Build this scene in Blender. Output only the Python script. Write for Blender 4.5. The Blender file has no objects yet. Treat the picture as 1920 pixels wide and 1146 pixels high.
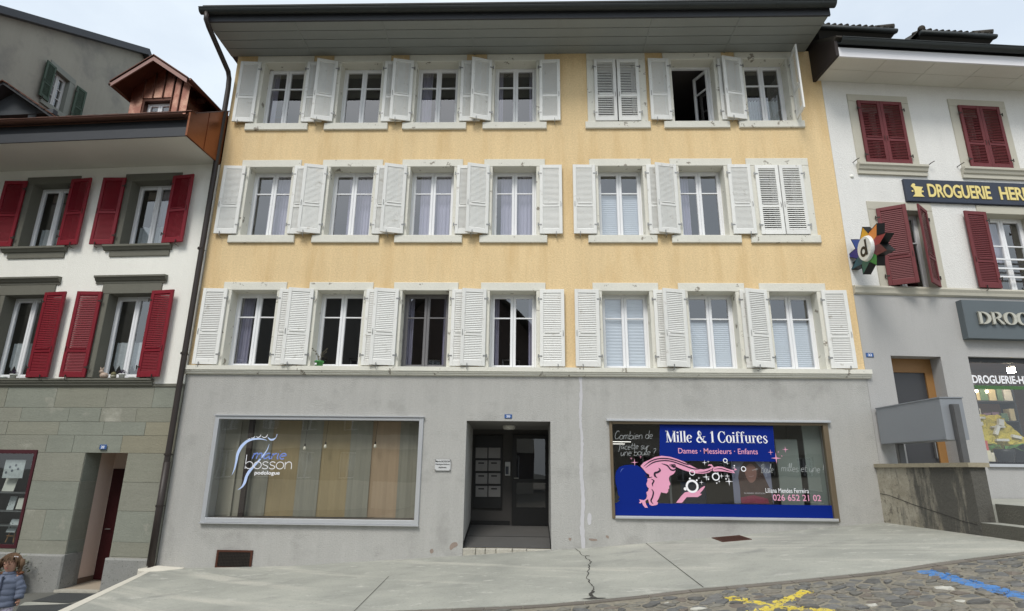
import bpy, math, random
from mathutils import Vector, Matrix
random.seed(7)
SC = bpy.context.scene
COL = SC.collection
R_ = math.radians

# ------------------------------------------------------------------ camera
W_PX, H_PX = 1920.0, 1146.0
FPX = 1096.82
CAM = Vector((0.0, -12.3, 1.69))
def _n(v): return v.normalized()
_d = _n(Vector(((990 - 960) / FPX, -(880 - 573) / FPX, 1)))
_u = _n(Vector(((1005 - 960) / FPX, (573 + 3350) / FPX, 1)))
_r = _u.cross(_d)
cam_x = Vector((_r[0], _d[0], _u[0])); cam_y = Vector((_r[1], _d[1], _u[1])); cam_z = Vector((_r[2], _d[2], _u[2]))
cd = bpy.data.cameras.new('camera'); cam = bpy.data.objects.new('camera', cd); COL.objects.link(cam)
cd.sensor_width = 36.0; cd.lens = FPX / W_PX * 36.0; cd.clip_start = 0.05; cd.clip_end = 2000
m = Matrix((( cam_x[0], cam_y[0], -cam_z[0], CAM[0]), (cam_x[1], cam_y[1], -cam_z[1], CAM[1]), (cam_x[2], cam_y[2], -cam_z[2], CAM[2]), (0, 0, 0, 1)))
cam.matrix_world = m
SC.camera = cam

# ------------------------------------------------------------------ sky, sun, exposure
SUN_EL, SUN_AZ = 51.0, 200.0     # azimuth measured clockwise from +y (into the facade); light from the front left
w = bpy.data.worlds.new('World'); SC.world = w; w.use_nodes = True
nt = w.node_tree; nt.nodes.clear()
sky = nt.nodes.new('ShaderNodeTexSky'); sky.sky_type = 'NISHITA'; sky.sun_disc = False
sky.sun_elevation = R_(SUN_EL); sky.sun_rotation = R_(SUN_AZ); sky.air_density = 1.0; sky.dust_density = 3.0; sky.ozone_density = 1.5
tc = nt.nodes.new('ShaderNodeTexCoord'); mp = nt.nodes.new('ShaderNodeMapping'); mp.inputs['Scale'].default_value = (1.0, 1.0, 2.2)
cn = nt.nodes.new('ShaderNodeTexNoise'); cn.inputs['Scale'].default_value = 2.2; cn.inputs['Detail'].default_value = 7; cn.inputs['Roughness'].default_value = 0.55
nt.links.new(tc.outputs['Generated'], mp.inputs['Vector']); nt.links.new(mp.outputs['Vector'], cn.inputs['Vector'])
cr = nt.nodes.new('ShaderNodeValToRGB'); cr.color_ramp.elements[0].position = 0.36; cr.color_ramp.elements[0].color = (0.74, 0.74, 0.74, 1)
cr.color_ramp.elements[1].position = 0.62; cr.color_ramp.elements[1].color = (0.97, 0.97, 0.97, 1)
nt.links.new(cn.outputs['Fac'], cr.inputs['Fac'])
cl = nt.nodes.new('ShaderNodeRGB'); cl.outputs[0].default_value = (4.7, 5.2, 5.65, 1)     # overcast cloud deck, same unit as the sky node
mx = nt.nodes.new('ShaderNodeMixRGB'); nt.links.new(cr.outputs['Color'], mx.inputs['Fac']); nt.links.new(sky.outputs['Color'], mx.inputs['Color1']); nt.links.new(cl.outputs[0], mx.inputs['Color2'])
bg = nt.nodes.new('ShaderNodeBackground'); bg.inputs['Strength'].default_value = 0.12
nt.links.new(mx.outputs['Color'], bg.inputs['Color'])
wo = nt.nodes.new('ShaderNodeOutputWorld'); nt.links.new(bg.outputs['Background'], wo.inputs['Surface'])
sd = bpy.data.lights.new('sun', 'SUN'); sd.energy = 1.5; sd.angle = R_(20); sd.color = (1.0, 0.965, 0.91)
so = bpy.data.objects.new('sun', sd); COL.objects.link(so)
az = R_(SUN_AZ); el = R_(SUN_EL)
sv = Vector((math.sin(az) * math.cos(el), math.cos(az) * math.cos(el), math.sin(el)))
so.rotation_euler = sv.to_track_quat('Z', 'Y').to_euler(); so.location = (0, -10, 30)
SC.view_settings.view_transform = 'Standard'; SC.view_settings.look = 'None'; SC.view_settings.gamma = 1.0
SC.view_settings.exposure = 0.66
SC.view_settings.use_curve_mapping = False
SC.cycles.max_bounces = 8; SC.cycles.transparent_max_bounces = 16
SC.cycles.use_denoising = True

# ------------------------------------------------------------------ survey helpers: image sight lines cut with the real planes of the street
def ray(px, py):
    c = Vector(((px - 960) / FPX, -(py - 573) / FPX, 1))
    return cam_x * c[0] + cam_y * c[1] + cam_z * c[2]
def cut(px, py, p0, n):
    r = ray(px, py); t = (Vector(p0) - CAM).dot(n) / r.dot(n); return CAM + r * t
def F(px, py, y=0.0):                       # main facade plane -> (x, z)
    p = cut(px, py, (0, y, 0), Vector((0, 1, 0))); return p.x, p.z
GT = [(-40, -1.8), (-7.6, -.28), (-4.7, -.19), (-1.28, .05), (.44, .18), (1.15, .22), (4.26, .51), (6.96, .77), (12, 1.25), (40, 2.5)]
def interp(T, x):
    if x <= T[0][0]: return T[0][1]
    for (a, za), (b, zb) in zip(T, T[1:]):
        if x <= b: return za + (zb - za) * (x - a) / (b - a)
    return T[-1][1]
def gz(x): return interp(GT, x)

# ------------------------------------------------------------------ materials
def lin(c):
    return tuple(((v / 255.0) / 12.92 if v / 255.0 <= .04045 else ((v / 255.0 + .055) / 1.055) ** 2.4) for v in c) + (1.0,)
MATS = {}
def mat(name, col, rough=.75, var=.10, scale=1.5, fine=.05, fscale=35, bump=0.0, bscale=60, streak=0.0, metal=0.0, dirt_or_sheen=None, dthr=(.62, .70), dscale=6, rnd=0.0, spec=.4, coat=0, hband=0.0, dvert=False):
    """procedural surface: colour varied by large and fine noise, vertical streaks, patchy wear or painted sheen of another colour, bump"""
    if name in MATS: return MATS[name]
    M = bpy.data.materials.new(name); M.use_nodes = True; t = M.node_tree; N = t.nodes; L = t.links
    b = N['Principled BSDF']; b.inputs['Roughness'].default_value = rough; b.inputs['Metallic'].default_value = metal
    b.inputs['Specular IOR Level'].default_value = spec; b.inputs['Coat Weight'].default_value = coat
    g = N.new('ShaderNodeNewGeometry')
    def noise(sc, det=5, vec=None, ro=.55):
        n = N.new('ShaderNodeTexNoise'); n.inputs['Scale'].default_value = sc; n.inputs['Detail'].default_value = det; n.inputs['Roughness'].default_value = ro
        L.new(vec if vec else g.outputs['Position'], n.inputs['Vector']); return n.outputs['Fac']
    def madd(a, k, c):
        n = N.new('ShaderNodeMath'); n.operation = 'MULTIPLY_ADD'; L.new(a, n.inputs[0]); n.inputs[1].default_value = k; n.inputs[2].default_value = c; return n.outputs[0]
    def mul(a, c):
        n = N.new('ShaderNodeMath'); n.operation = 'MULTIPLY'; L.new(a, n.inputs[0]); L.new(c, n.inputs[1]); return n.outputs[0]
    f = madd(noise(scale, 6), var * 4, 1 - var * 2)
    if fine: f = mul(f, madd(noise(fscale, 3), fine * 4, 1 - fine * 2))
    if streak:
        mpn = N.new('ShaderNodeMapping'); mpn.inputs['Scale'].default_value = (3.0, 3.0, .22); L.new(g.outputs['Position'], mpn.inputs['Vector'])
        f = mul(f, madd(noise(1.6, 6, mpn.outputs['Vector'], .65), streak * 4, 1 - streak * 2))
    if hband:
        mph = N.new('ShaderNodeMapping'); mph.inputs['Scale'].default_value = (.35, .35, 6.0); L.new(g.outputs['Position'], mph.inputs['Vector'])
        f = mul(f, madd(noise(1.4, 6, mph.outputs['Vector'], .6), hband * 4, 1 - hband * 2))
    if rnd:
        oi = N.new('ShaderNodeObjectInfo'); f = mul(f, madd(oi.outputs['Random'], rnd * 2, 1 - rnd))
    hs = N.new('ShaderNodeMixRGB'); hs.blend_type = 'MULTIPLY'; hs.inputs['Fac'].default_value = 1
    hs.inputs['Color1'].default_value = lin(col); L.new(f, hs.inputs['Color2'])
    out = hs.outputs['Color']
    if dirt_or_sheen:
        rp = N.new('ShaderNodeValToRGB'); rp.color_ramp.elements[0].position = dthr[0]; rp.color_ramp.elements[1].position = dthr[1]
        dv = None
        if dvert:
            mpd = N.new('ShaderNodeMapping'); mpd.inputs['Scale'].default_value = (1.6, 1.6, .3); L.new(g.outputs['Position'], mpd.inputs['Vector']); dv = mpd.outputs['Vector']
        L.new(noise(dscale, 8, dv, .65), rp.inputs['Fac'])
        mx2 = N.new('ShaderNodeMixRGB'); L.new(rp.outputs['Color'], mx2.inputs['Fac']); L.new(out, mx2.inputs['Color1']); mx2.inputs['Color2'].default_value = lin(dirt_or_sheen); out = mx2.outputs['Color']
    L.new(out, b.inputs['Base Color'])
    if bump:
        bn = N.new('ShaderNodeBump'); bn.inputs['Strength'].default_value = min(1, bump); bn.inputs['Distance'].default_value = .012
        L.new(noise(bscale, 6), bn.inputs['Height']); L.new(bn.outputs['Normal'], b.inputs['Normal'])
    MATS[name] = M; return M
def glass_mat(name, ior=2.3, tint=(1, 1, 1), rough=0.0):
    M = bpy.data.materials.new(name); M.use_nodes = True; t = M.node_tree; N = t.nodes; L = t.links; N.clear()
    o = N.new('ShaderNodeOutputMaterial'); mx = N.new('ShaderNodeMixShader'); f0 = ((ior - 1) / (ior + 1)) ** 2
    tr = N.new('ShaderNodeBsdfTransparent'); tr.inputs['Color'].default_value = tint + (1,); gl = N.new('ShaderNodeBsdfGlossy'); gl.inputs['Roughness'].default_value = rough
    gg = N.new('ShaderNodeNewGeometry'); nz = N.new('ShaderNodeTexNoise'); nz.inputs['Scale'].default_value = 1.1; nz.inputs['Detail'].default_value = 1
    L.new(gg.outputs['Position'], nz.inputs['Vector']); bp = N.new('ShaderNodeBump'); bp.inputs['Strength'].default_value = .06; bp.inputs['Distance'].default_value = .04
    L.new(nz.outputs['Fac'], bp.inputs['Height']); L.new(bp.outputs['Normal'], gl.inputs['Normal'])
    dt = N.new('ShaderNodeVectorMath'); dt.operation = 'DOT_PRODUCT'; L.new(gg.outputs['Incoming'], dt.inputs[0]); L.new(gg.outputs['Normal'], dt.inputs[1])
    def mt(op, a, c, d=None):
        x = N.new('ShaderNodeMath'); x.operation = op
        for i, v in enumerate((a, c, d)):
            if v is None: continue
            if isinstance(v, (int, float)): x.inputs[i].default_value = v
            else: L.new(v, x.inputs[i])
        return x.outputs[0]
    ab = mt('ABSOLUTE', dt.outputs['Value'], None); sch = mt('MULTIPLY_ADD', mt('POWER', mt('SUBTRACT', 1.0, ab), 5.0), 1 - f0, f0)     # Schlick reflectance, same from both sides
    L.new(sch, mx.inputs[0]); L.new(tr.outputs[0], mx.inputs[1]); L.new(gl.outputs[0], mx.inputs[2]); L.new(mx.outputs[0], o.inputs['Surface'])
    return M
def lamp_mat(name, col, s):
    M = bpy.data.materials.new(name); M.use_nodes = True; b = M.node_tree.nodes['Principled BSDF']
    b.inputs['Emission Color'].default_value = lin(col); b.inputs['Emission Strength'].default_value = s; return M

YEL = mat('yellow_render', (223, 197, 152), .9, .06, .55, .11, 26, 1.0, 40, streak=.055, dirt_or_sheen=(204, 171, 120), dthr=(.49, .80), dscale=1.1, dvert=True)
GRY = mat('grey_render', (171, 170, 166), .88, .05, .7, .07, 30, .9, 45, streak=.06, dirt_or_sheen=(148, 147, 143), dthr=(.52, .78), dscale=1.6)
GRY2 = mat('pale_grey_render', (172, 171, 169), .88, .04, .7, .04, 45, .7, 80, streak=.03)
WHT = mat('white_render', (238, 237, 229), .9, .03, .6, .03, 50, .7, 60, streak=.02)
WHTR = mat('rough_white_render', (222, 221, 217), .9, .04, .8, .05, 40, 1.0, 38, streak=.03)
TRIM = mat('painted_stone_trim', (216, 214, 203), .75, .05, 2.2, .04, 30, .4, 30, dirt_or_sheen=(142, 136, 124), dthr=(.612, .645), dscale=4.5)
SHUT = mat('white_shutter_paint', (226, 226, 222), .6, .03, 3, .03, 30, 0, rnd=.06, dirt_or_sheen=(176, 171, 160), dthr=(.61, .76), dscale=6, streak=.03)
PVC = mat('white_window_paint', (232, 233, 235), .35, .01, 2, 0)
GRYSASH = mat('grey_brown_sash_paint', (112, 110, 112), .45, .04, 4, .02)
RED = mat('wine_red_paint', (124, 20, 36), .5, .06, 2.5, .03, 30, rnd=.06)
RED2 = mat('faded_maroon_paint', (104, 44, 47), .6, .06, 2.5, .05, 30, rnd=.06)
SAND = mat('green_grey_sandstone', (136, 136, 124), .9, .06, 1.8, .06, 25, .7, 40, rnd=.025, hband=.05, dirt_or_sheen=(170, 168, 156), dthr=(.60, .72), dscale=1.4)
SANDT = mat('grey_sandstone_trim', (108, 107, 97), .85, .06, 2, .04, 30, .4, 40)
MORT = mat('pale_mortar', (158, 156, 144), .95, .08, 5, .06)
GRAN = mat('grey_granite', (140, 140, 136), .85, .08, 3, .14, 60, .6, 60, dirt_or_sheen=(92, 92, 88), dthr=(.60, .66), dscale=22)
COPP = mat('new_copper', (172, 120, 102), .26, .16, 2.4, .03, 20, metal=1.0, dirt_or_sheen=(214, 168, 142), dthr=(.48, .66), dscale=2.4)  # paler patches paint varied bright reflections into the copper colour
COPB = mat('browned_copper', (134, 88, 66), .32, .12, 1.6, .03, 20, metal=1.0)
COPD = mat('brown_copper', (96, 68, 58), .42, .10, 2, .03, 20, metal=.85)
DARK = mat('dark_grey_paint', (58, 60, 64), .55, .06, 2, .03)
GUTT = mat('dark_weathered_gutter', (52, 56, 56), .55, .10, 1.6, .05, 20, metal=.2)
PIPE = mat('dark_brown_pipe', (52, 45, 42), .5, .08, 2, .03)
SOFF = mat('pale_soffit_board', (136, 140, 138), .8, .05, 1.2, .03, 25)
SOFFW = mat('white_soffit', (206, 203, 194), .8, .04, 1.0, .03, 25)
BLACK = mat('black_paint', (18, 18, 19), .45, .05, 4, 0)
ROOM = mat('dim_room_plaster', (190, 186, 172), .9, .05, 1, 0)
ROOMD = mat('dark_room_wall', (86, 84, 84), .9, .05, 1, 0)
ALU = mat('anodised_aluminium', (205, 207, 210), .38, .03, 3, .02, metal=.55)
BRON = mat('bronze_aluminium', (126, 112, 92), .42, .05, 3, .02, metal=.5)
STEEL = mat('galvanised_steel', (150, 150, 148), .45, .06, 8, .04, metal=.7)
IRON = mat('dark_iron', (62, 56, 52), .6, .1, 9, .04, metal=.5)
RUST = mat('rusty_iron', (82, 50, 38), .8, .14, 9, .08, metal=.3)
TILE = mat('brown_clay_tile', (98, 66, 52), .85, .12, 3, .08, 20, rnd=.25)
TILED = mat('dark_weathered_tile', (58, 54, 48), .9, .14, 3, .1, 20, rnd=.25)
OAK = mat('oak_wood', (146, 108, 64), .5, .08, 2.0, .05, 18)
BLUE = mat('blue_vinyl', (2, 34, 122), .6, .01, 3, 0, spec=.15)
PINK = mat('pink_vinyl', (226, 158, 186), .5, .01, 3, 0)
NAVY = mat('dark_cut_line', (40, 22, 46), .6, .01, 3, 0)
WVIN = mat('white_vinyl', (240, 240, 244), .5, .01, 3, 0)
LBLU = mat('pale_blue_vinyl', (188, 208, 246), .5, .02, 3, 0)
MBLU = mat('mid_blue_vinyl', (118, 142, 214), .5, .02, 3, 0)
CHALK = mat('white_chalk_pen', (176, 180, 180), .8, .05, 9, 0)
PLATE = mat('blue_enamel', (70, 108, 170), .3, .03, 6, 0)
CURT = mat('sheer_curtain', (176, 174, 192), .9, .04, 4, 0)
LACE = mat('lace_curtain', (196, 204, 204), .9, .10, 20, .1)
BLIND = mat('pleated_blind', (206, 214, 220), .85, .03, 4, 0)
CONC = None
GLASS = glass_mat('window_glass', 2.9, (.92, .93, .95))
SHOPG = glass_mat('shop_glass', 2.1, (.92, .93, .92))
TINTG = glass_mat('tinted_door_glass', 1.9, (.35, .38, .42))

# ------------------------------------------------------------------ mesh building
class MB:
    def __init__(s): s.v = []; s.f = []
    def add(s, vs, fs):
        o = len(s.v); s.v += [tuple(q) for q in vs]; s.f += [tuple(i + o for i in q) for q in fs]; return s
    def box(s, x0, x1, y0, y1, z0, z1, xf=None):
        vs = [(x0, y0, z0), (x1, y0, z0), (x1, y1, z0), (x0, y1, z0), (x0, y0, z1), (x1, y0, z1), (x1, y1, z1), (x0, y1, z1)]
        if xf: vs = [xf @ Vector(q) for q in vs]
        return s.add(vs, [(0, 3, 2, 1), (4, 5, 6, 7), (0, 1, 5, 4), (1, 2, 6, 5), (2, 3, 7, 6), (3, 0, 4, 7)])
    def bbox(s, x0, x1, y0, y1, z0, z1, b=.006):       # box whose front (-y) edges are chamfered
        vs = [(x0, y0 + b, z0), (x1, y0 + b, z0), (x1, y1, z0), (x0, y1, z0), (x0, y0 + b, z1), (x1, y0 + b, z1), (x1, y1, z1), (x0, y1, z1),
              (x0 + b, y0, z0 + b), (x1 - b, y0, z0 + b), (x1 - b, y0, z1 - b), (x0 + b, y0, z1 - b)]
        return s.add(vs, [(0, 3, 2, 1), (4, 5, 6, 7), (1, 2, 6, 5), (2, 3, 7, 6), (3, 0, 4, 7), (8, 9, 10, 11), (0, 1, 9, 8), (1, 5, 10, 9), (5, 4, 11, 10), (4, 0, 8, 11)])
    def quad(s, a, b, c, d): return s.add([a, b, c, d], [(0, 1, 2, 3)])
    def prism_y(s, poly, y0, y1):                      # (x,z) outline extruded along y
        n = len(poly); vs = [(x, y0, z) for x, z in poly] + [(x, y1, z) for x, z in poly]
        return s.add(vs, [tuple(range(n)), tuple(range(2 * n - 1, n - 1, -1))] + [(i, i + n, (i + 1) % n + n, (i + 1) % n) for i in range(n)])
    def prism_x(s, poly, x0, x1):                      # (y,z) outline extruded along x
        n = len(poly); vs = [(x0, y, z) for y, z in poly] + [(x1, y, z) for y, z in poly]
        return s.add(vs, [tuple(range(n)), tuple(range(2 * n - 1, n - 1, -1))] + [(i, i + n, (i + 1) % n + n, (i + 1) % n) for i in range(n)])
    def prism_z(s, poly, z0, z1):
        n = len(poly); vs = [(x, y, z0) for x, y in poly] + [(x, y, z1) for x, y in poly]
        return s.add(vs, [tuple(range(n)), tuple(range(2 * n - 1, n - 1, -1))] + [(i, i + n, (i + 1) % n + n, (i + 1) % n) for i in range(n)])
    def tube(s, pts, r, n=8, cap=True):
        pts = [Vector(p) for p in pts]; rs = r if isinstance(r, (list, tuple)) else [r] * len(pts); vs = []
        up = Vector((.13, .21, .97))
        for i, p in enumerate(pts):
            t = (pts[min(i + 1, len(pts) - 1)] - pts[max(i - 1, 0)]).normalized()
            a = t.cross(up)
            if a.length < .05: a = t.cross(Vector((1, 0, 0)))
            a.normalize(); b = t.cross(a)
            for k in range(n):
                q = 2 * math.pi * k / n; vs.append(p + a * (rs[i] * math.cos(q)) + b * (rs[i] * math.sin(q)))
        fs = [(i * n + k, i * n + (k + 1) % n, (i + 1) * n + (k + 1) % n, (i + 1) * n + k) for i in range(len(pts) - 1) for k in range(n)]
        if cap: fs += [tuple(range(n - 1, -1, -1)), tuple(range((len(pts) - 1) * n, len(pts) * n))]
        return s.add(vs, fs)
    def lathe(s, prof, c=(0, 0, 0), n=16):             # (r,z) profile about a vertical axis
        vs = [(c[0] + r * math.cos(2 * math.pi * k / n), c[1] + r * math.sin(2 * math.pi * k / n), c[2] + z) for r, z in prof for k in range(n)]
        fs = [(i * n + k, i * n + (k + 1) % n, (i + 1) * n + (k + 1) % n, (i + 1) * n + k) for i in range(len(prof) - 1) for k in range(n)]
        return s.add(vs, fs + [tuple(range(n - 1, -1, -1)), tuple(range((len(prof) - 1) * n, len(prof) * n))])
    def flat(s, poly, y):                              # a thin cut-out (vinyl) facing -y
        n = len(poly); vs = [(x, y, z) for x, z in poly]; return s.add(vs, [tuple(range(n))])
    def ribbon(s, pts, wd, y):                         # stroke of varying width in the xz plane
        n = len(pts); ws = wd if isinstance(wd, (list, tuple)) else [wd] * n; vs = []
        for i, (x, z) in enumerate(pts):
            a = pts[max(i - 1, 0)]; b = pts[min(i + 1, n - 1)]; dx, dz = b[0] - a[0], b[1] - a[1]; l = math.hypot(dx, dz) or 1
            h = ws[i] * .5; vs += [(x - dz / l * h, y, z + dx / l * h), (x + dz / l * h, y, z - dx / l * h)]
        return s.add(vs, [(2 * i, 2 * i + 1, 2 * i + 3, 2 * i + 2) for i in range(n - 1)])
    def ring(s, cx, cz, r, wd, y, n=20):
        p = [(cx + r * math.cos(2 * math.pi * k / n), cz + r * math.sin(2 * math.pi * k / n)) for k in range(n + 1)]; return s.ribbon(p, wd, y)
    def disc(s, cx, cz, r, y, n=14): return s.flat([(cx + r * math.cos(2 * math.pi * k / n), cz + r * math.sin(2 * math.pi * k / n)) for k in range(n)], y)
    def mesh(s, name, ma, smooth=False):
        me = bpy.data.meshes.new(name); me.from_pydata(s.v, [], s.f); me.update()
        if isinstance(ma, (list, tuple)):
            for q in ma: me.materials.append(q)
        elif ma: me.materials.append(ma)
        if smooth: me.shade_smooth()
        return me
    def build(s, name, ma, parent=None, smooth=False, loc=None):
        return obj(name, s.mesh(name, ma, smooth), parent, loc)
def obj(name, me, parent=None, loc=None, rot=None):
    o = bpy.data.objects.new(name, me); COL.objects.link(o)  # pale bands added to lighten what the shop panes mirror
    if parent: o.parent = parent
    if loc: o.location = loc
    if rot: o.rotation_euler = rot
    return o
def tag(o, label=None, cat=None, group=None, kind=None):
    if label: o['label'] = label
    if cat: o['category'] = cat
    if group: o['group'] = group
    if kind: o['kind'] = kind
    return o
def thing(name, label, cat, loc=(0, 0, 0), rz=0.0, group=None):
    e = bpy.data.objects.new(name, None); COL.objects.link(e); e.location = loc; e.rotation_euler = (0, 0, rz); e.empty_display_size = .2
    return tag(e, label, cat, group)
def struct(o): o['kind'] = 'structure'; return o
def box(name, ma, parent, *a, bev=0): 
    b = MB(); (b.bbox(*a, bev) if bev else b.box(*a)); return b.build(name, ma, parent)
def smooth_pts(pts, n=6, closed=False):               # Catmull-Rom
    out = []; L = len(pts); rng = range(L if closed else L - 1)
    for i in rng:
        g = (lambda k: pts[k % L]) if closed else (lambda k: pts[min(max(k, 0), L - 1)])
        p0, p1, p2, p3 = g(i - 1), g(i), g(i + 1), g(i + 2)
        for j in range(n):
            t = j / n
            out.append(tuple(.5 * ((2 * b) + (-a + c) * t + (2 * a - 5 * b + 4 * c - d) * t * t + (-a + 3 * b - 3 * c + d) * t ** 3) for a, b, c, d in zip(p0, p1, p2, p3)))
    if not closed: out.append(tuple(pts[-1]))
    return out

def wall_mesh(x0, x1, z0, z1, holes, th, y0=0.0, floor=None):
    """a wall slab with rectangular openings; every opening gets its own reveal"""
    xs = sorted({x0, x1, *[h[0] for h in holes], *[h[1] for h in holes]}); zs = sorted({z0, z1, *[h[2] for h in holes], *[h[3] for h in holes]})
    xs = [x for x in xs if x0 - 1e-6 <= x <= x1 + 1e-6]; zs = [z for z in zs if z0 - 1e-6 <= z <= z1 + 1e-6]
    b = MB(); y1 = y0 + th
    def solid(i, k):
        if i < 0 or k < 0 or i >= len(xs) - 1 or k >= len(zs) - 1: return False
        cx, cz = (xs[i] + xs[i + 1]) / 2, (zs[k] + zs[k + 1]) / 2
        return not any(h[0] < cx < h[1] and h[2] < cz < h[3] for h in holes)
    for i in range(len(xs) - 1):
        for k in range(len(zs) - 1):
            if not solid(i, k): continue
            a, c, d, e = xs[i], xs[i + 1], zs[k], zs[k + 1]
            b.quad((a, y0, d), (c, y0, d), (c, y0, e), (a, y0, e)); b.quad((a, y1, e), (c, y1, e), (c, y1, d), (a, y1, d))
            if not solid(i - 1, k): b.quad((a, y1, d), (a, y0, d), (a, y0, e), (a, y1, e))
            if not solid(i + 1, k): b.quad((c, y0, d), (c, y1, d), (c, y1, e), (c, y0, e))
            if not solid(i, k - 1): b.quad((a, y1, d), (c, y1, d), (c, y0, d), (a, y0, d))
            if not solid(i, k + 1): b.quad((a, y0, e), (c, y0, e), (c, y1, e), (a, y1, e))
    return b
def room(parent, x0, x1, y0, y1, z0, z1, ma, front=False, name='room'):
    b = MB()
    b.quad((x0, y1, z0), (x1, y1, z0), (x1, y1, z1), (x0, y1, z1)); b.quad((x0, y0, z0), (x0, y1, z0), (x0, y1, z1), (x0, y0, z1)); b.quad((x1, y1, z0), (x1, y0, z0), (x1, y0, z1), (x1, y1, z1))
    b.quad((x0, y0, z0), (x1, y0, z0), (x1, y1, z0), (x0, y1, z0)); b.quad((x0, y1, z1), (x1, y1, z1), (x1, y0, z1), (x0, y0, z1))
    return b.build(name, ma, parent)

# ------------------------------------------------------------------ lettering
def text_mesh(s, x0, x1, z0, z1, y, ma, bold=0.0, depth=0.0, shear=0.0, name='lettering', space=1.0):
    """letters of the built-in face fitted to an ink box on a wall plane facing -y"""
    cu = bpy.data.curves.new('t', 'FONT'); cu.body = s; cu.size = 1; cu.offset = bold; cu.shear = shear; cu.space_character = space; cu.resolution_u = 4
    o = bpy.data.objects.new('t', cu); COL.objects.link(o); dg = bpy.context.evaluated_depsgraph_get(); dg.update()
    me = bpy.data.meshes.new_from_object(o.evaluated_get(dg)); bpy.data.objects.remove(o); bpy.data.curves.remove(cu)
    vx = [v.co.x for v in me.vertices]; vy = [v.co.y for v in me.vertices]; a, b2, c, d = min(vx), max(vx), min(vy), max(vy)
    vs = [(x0 + (v.co.x - a) / (b2 - a) * (x1 - x0), y, z0 + (v.co.y - c) / (d - c) * (z1 - z0)) for v in me.vertices]
    fs = [tuple(p.vertices) for p in me.polygons]
    if depth:
        n = len(vs); ed = {}
        for f in fs:
            for i in range(len(f)):
                k = (f[i], f[(i + 1) % len(f)]); ed[k] = ed.get(k, 0) + 1
        out = [(x, y + depth, z) for x, y, z in vs]
        fs += [(a + n, b + n, b, a) for (a, b) in ed if (b, a) not in ed]; vs += out
    bpy.data.meshes.remove(me); nm = bpy.data.meshes.new(name); nm.from_pydata(vs, [], fs); nm.materials.append(ma); nm.update(); return nm
# condensed high-contrast serif capitals and small letters as pen strokes: (points, width) in a 1-high box; stems thick, hairlines thin
T, H = .17, .045
def arc(cx, cz, rx, rz, a0, a1, n=14): return [(cx + rx * math.cos(R_(a0 + (a1 - a0) * i / n)), cz + rz * math.sin(R_(a0 + (a1 - a0) * i / n))) for i in range(n + 1)]
def bowl(cx, cz, rx, rz, a0=0, a1=360, n=28, t=T):
    p = arc(cx, cz, rx, rz, a0, a1, n); return (p, [H + (t - H) * abs(math.cos(R_(a0 + (a1 - a0) * i / n))) ** 1.5 for i in range(n + 1)])
def stem(x, z0, z1, t=T, s0=1, s1=1, sw=.13):
    r = [([(x, z0), (x, z1)], t)]
    if s0: r.append(([(x - sw, z0 + H / 2), (x + sw, z0 + H / 2)], H))
    if s1: r.append(([(x - sw, z1 - H / 2), (x + (sw if s1 == 1 else 0), z1 - H / 2)], H))
    return r
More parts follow.
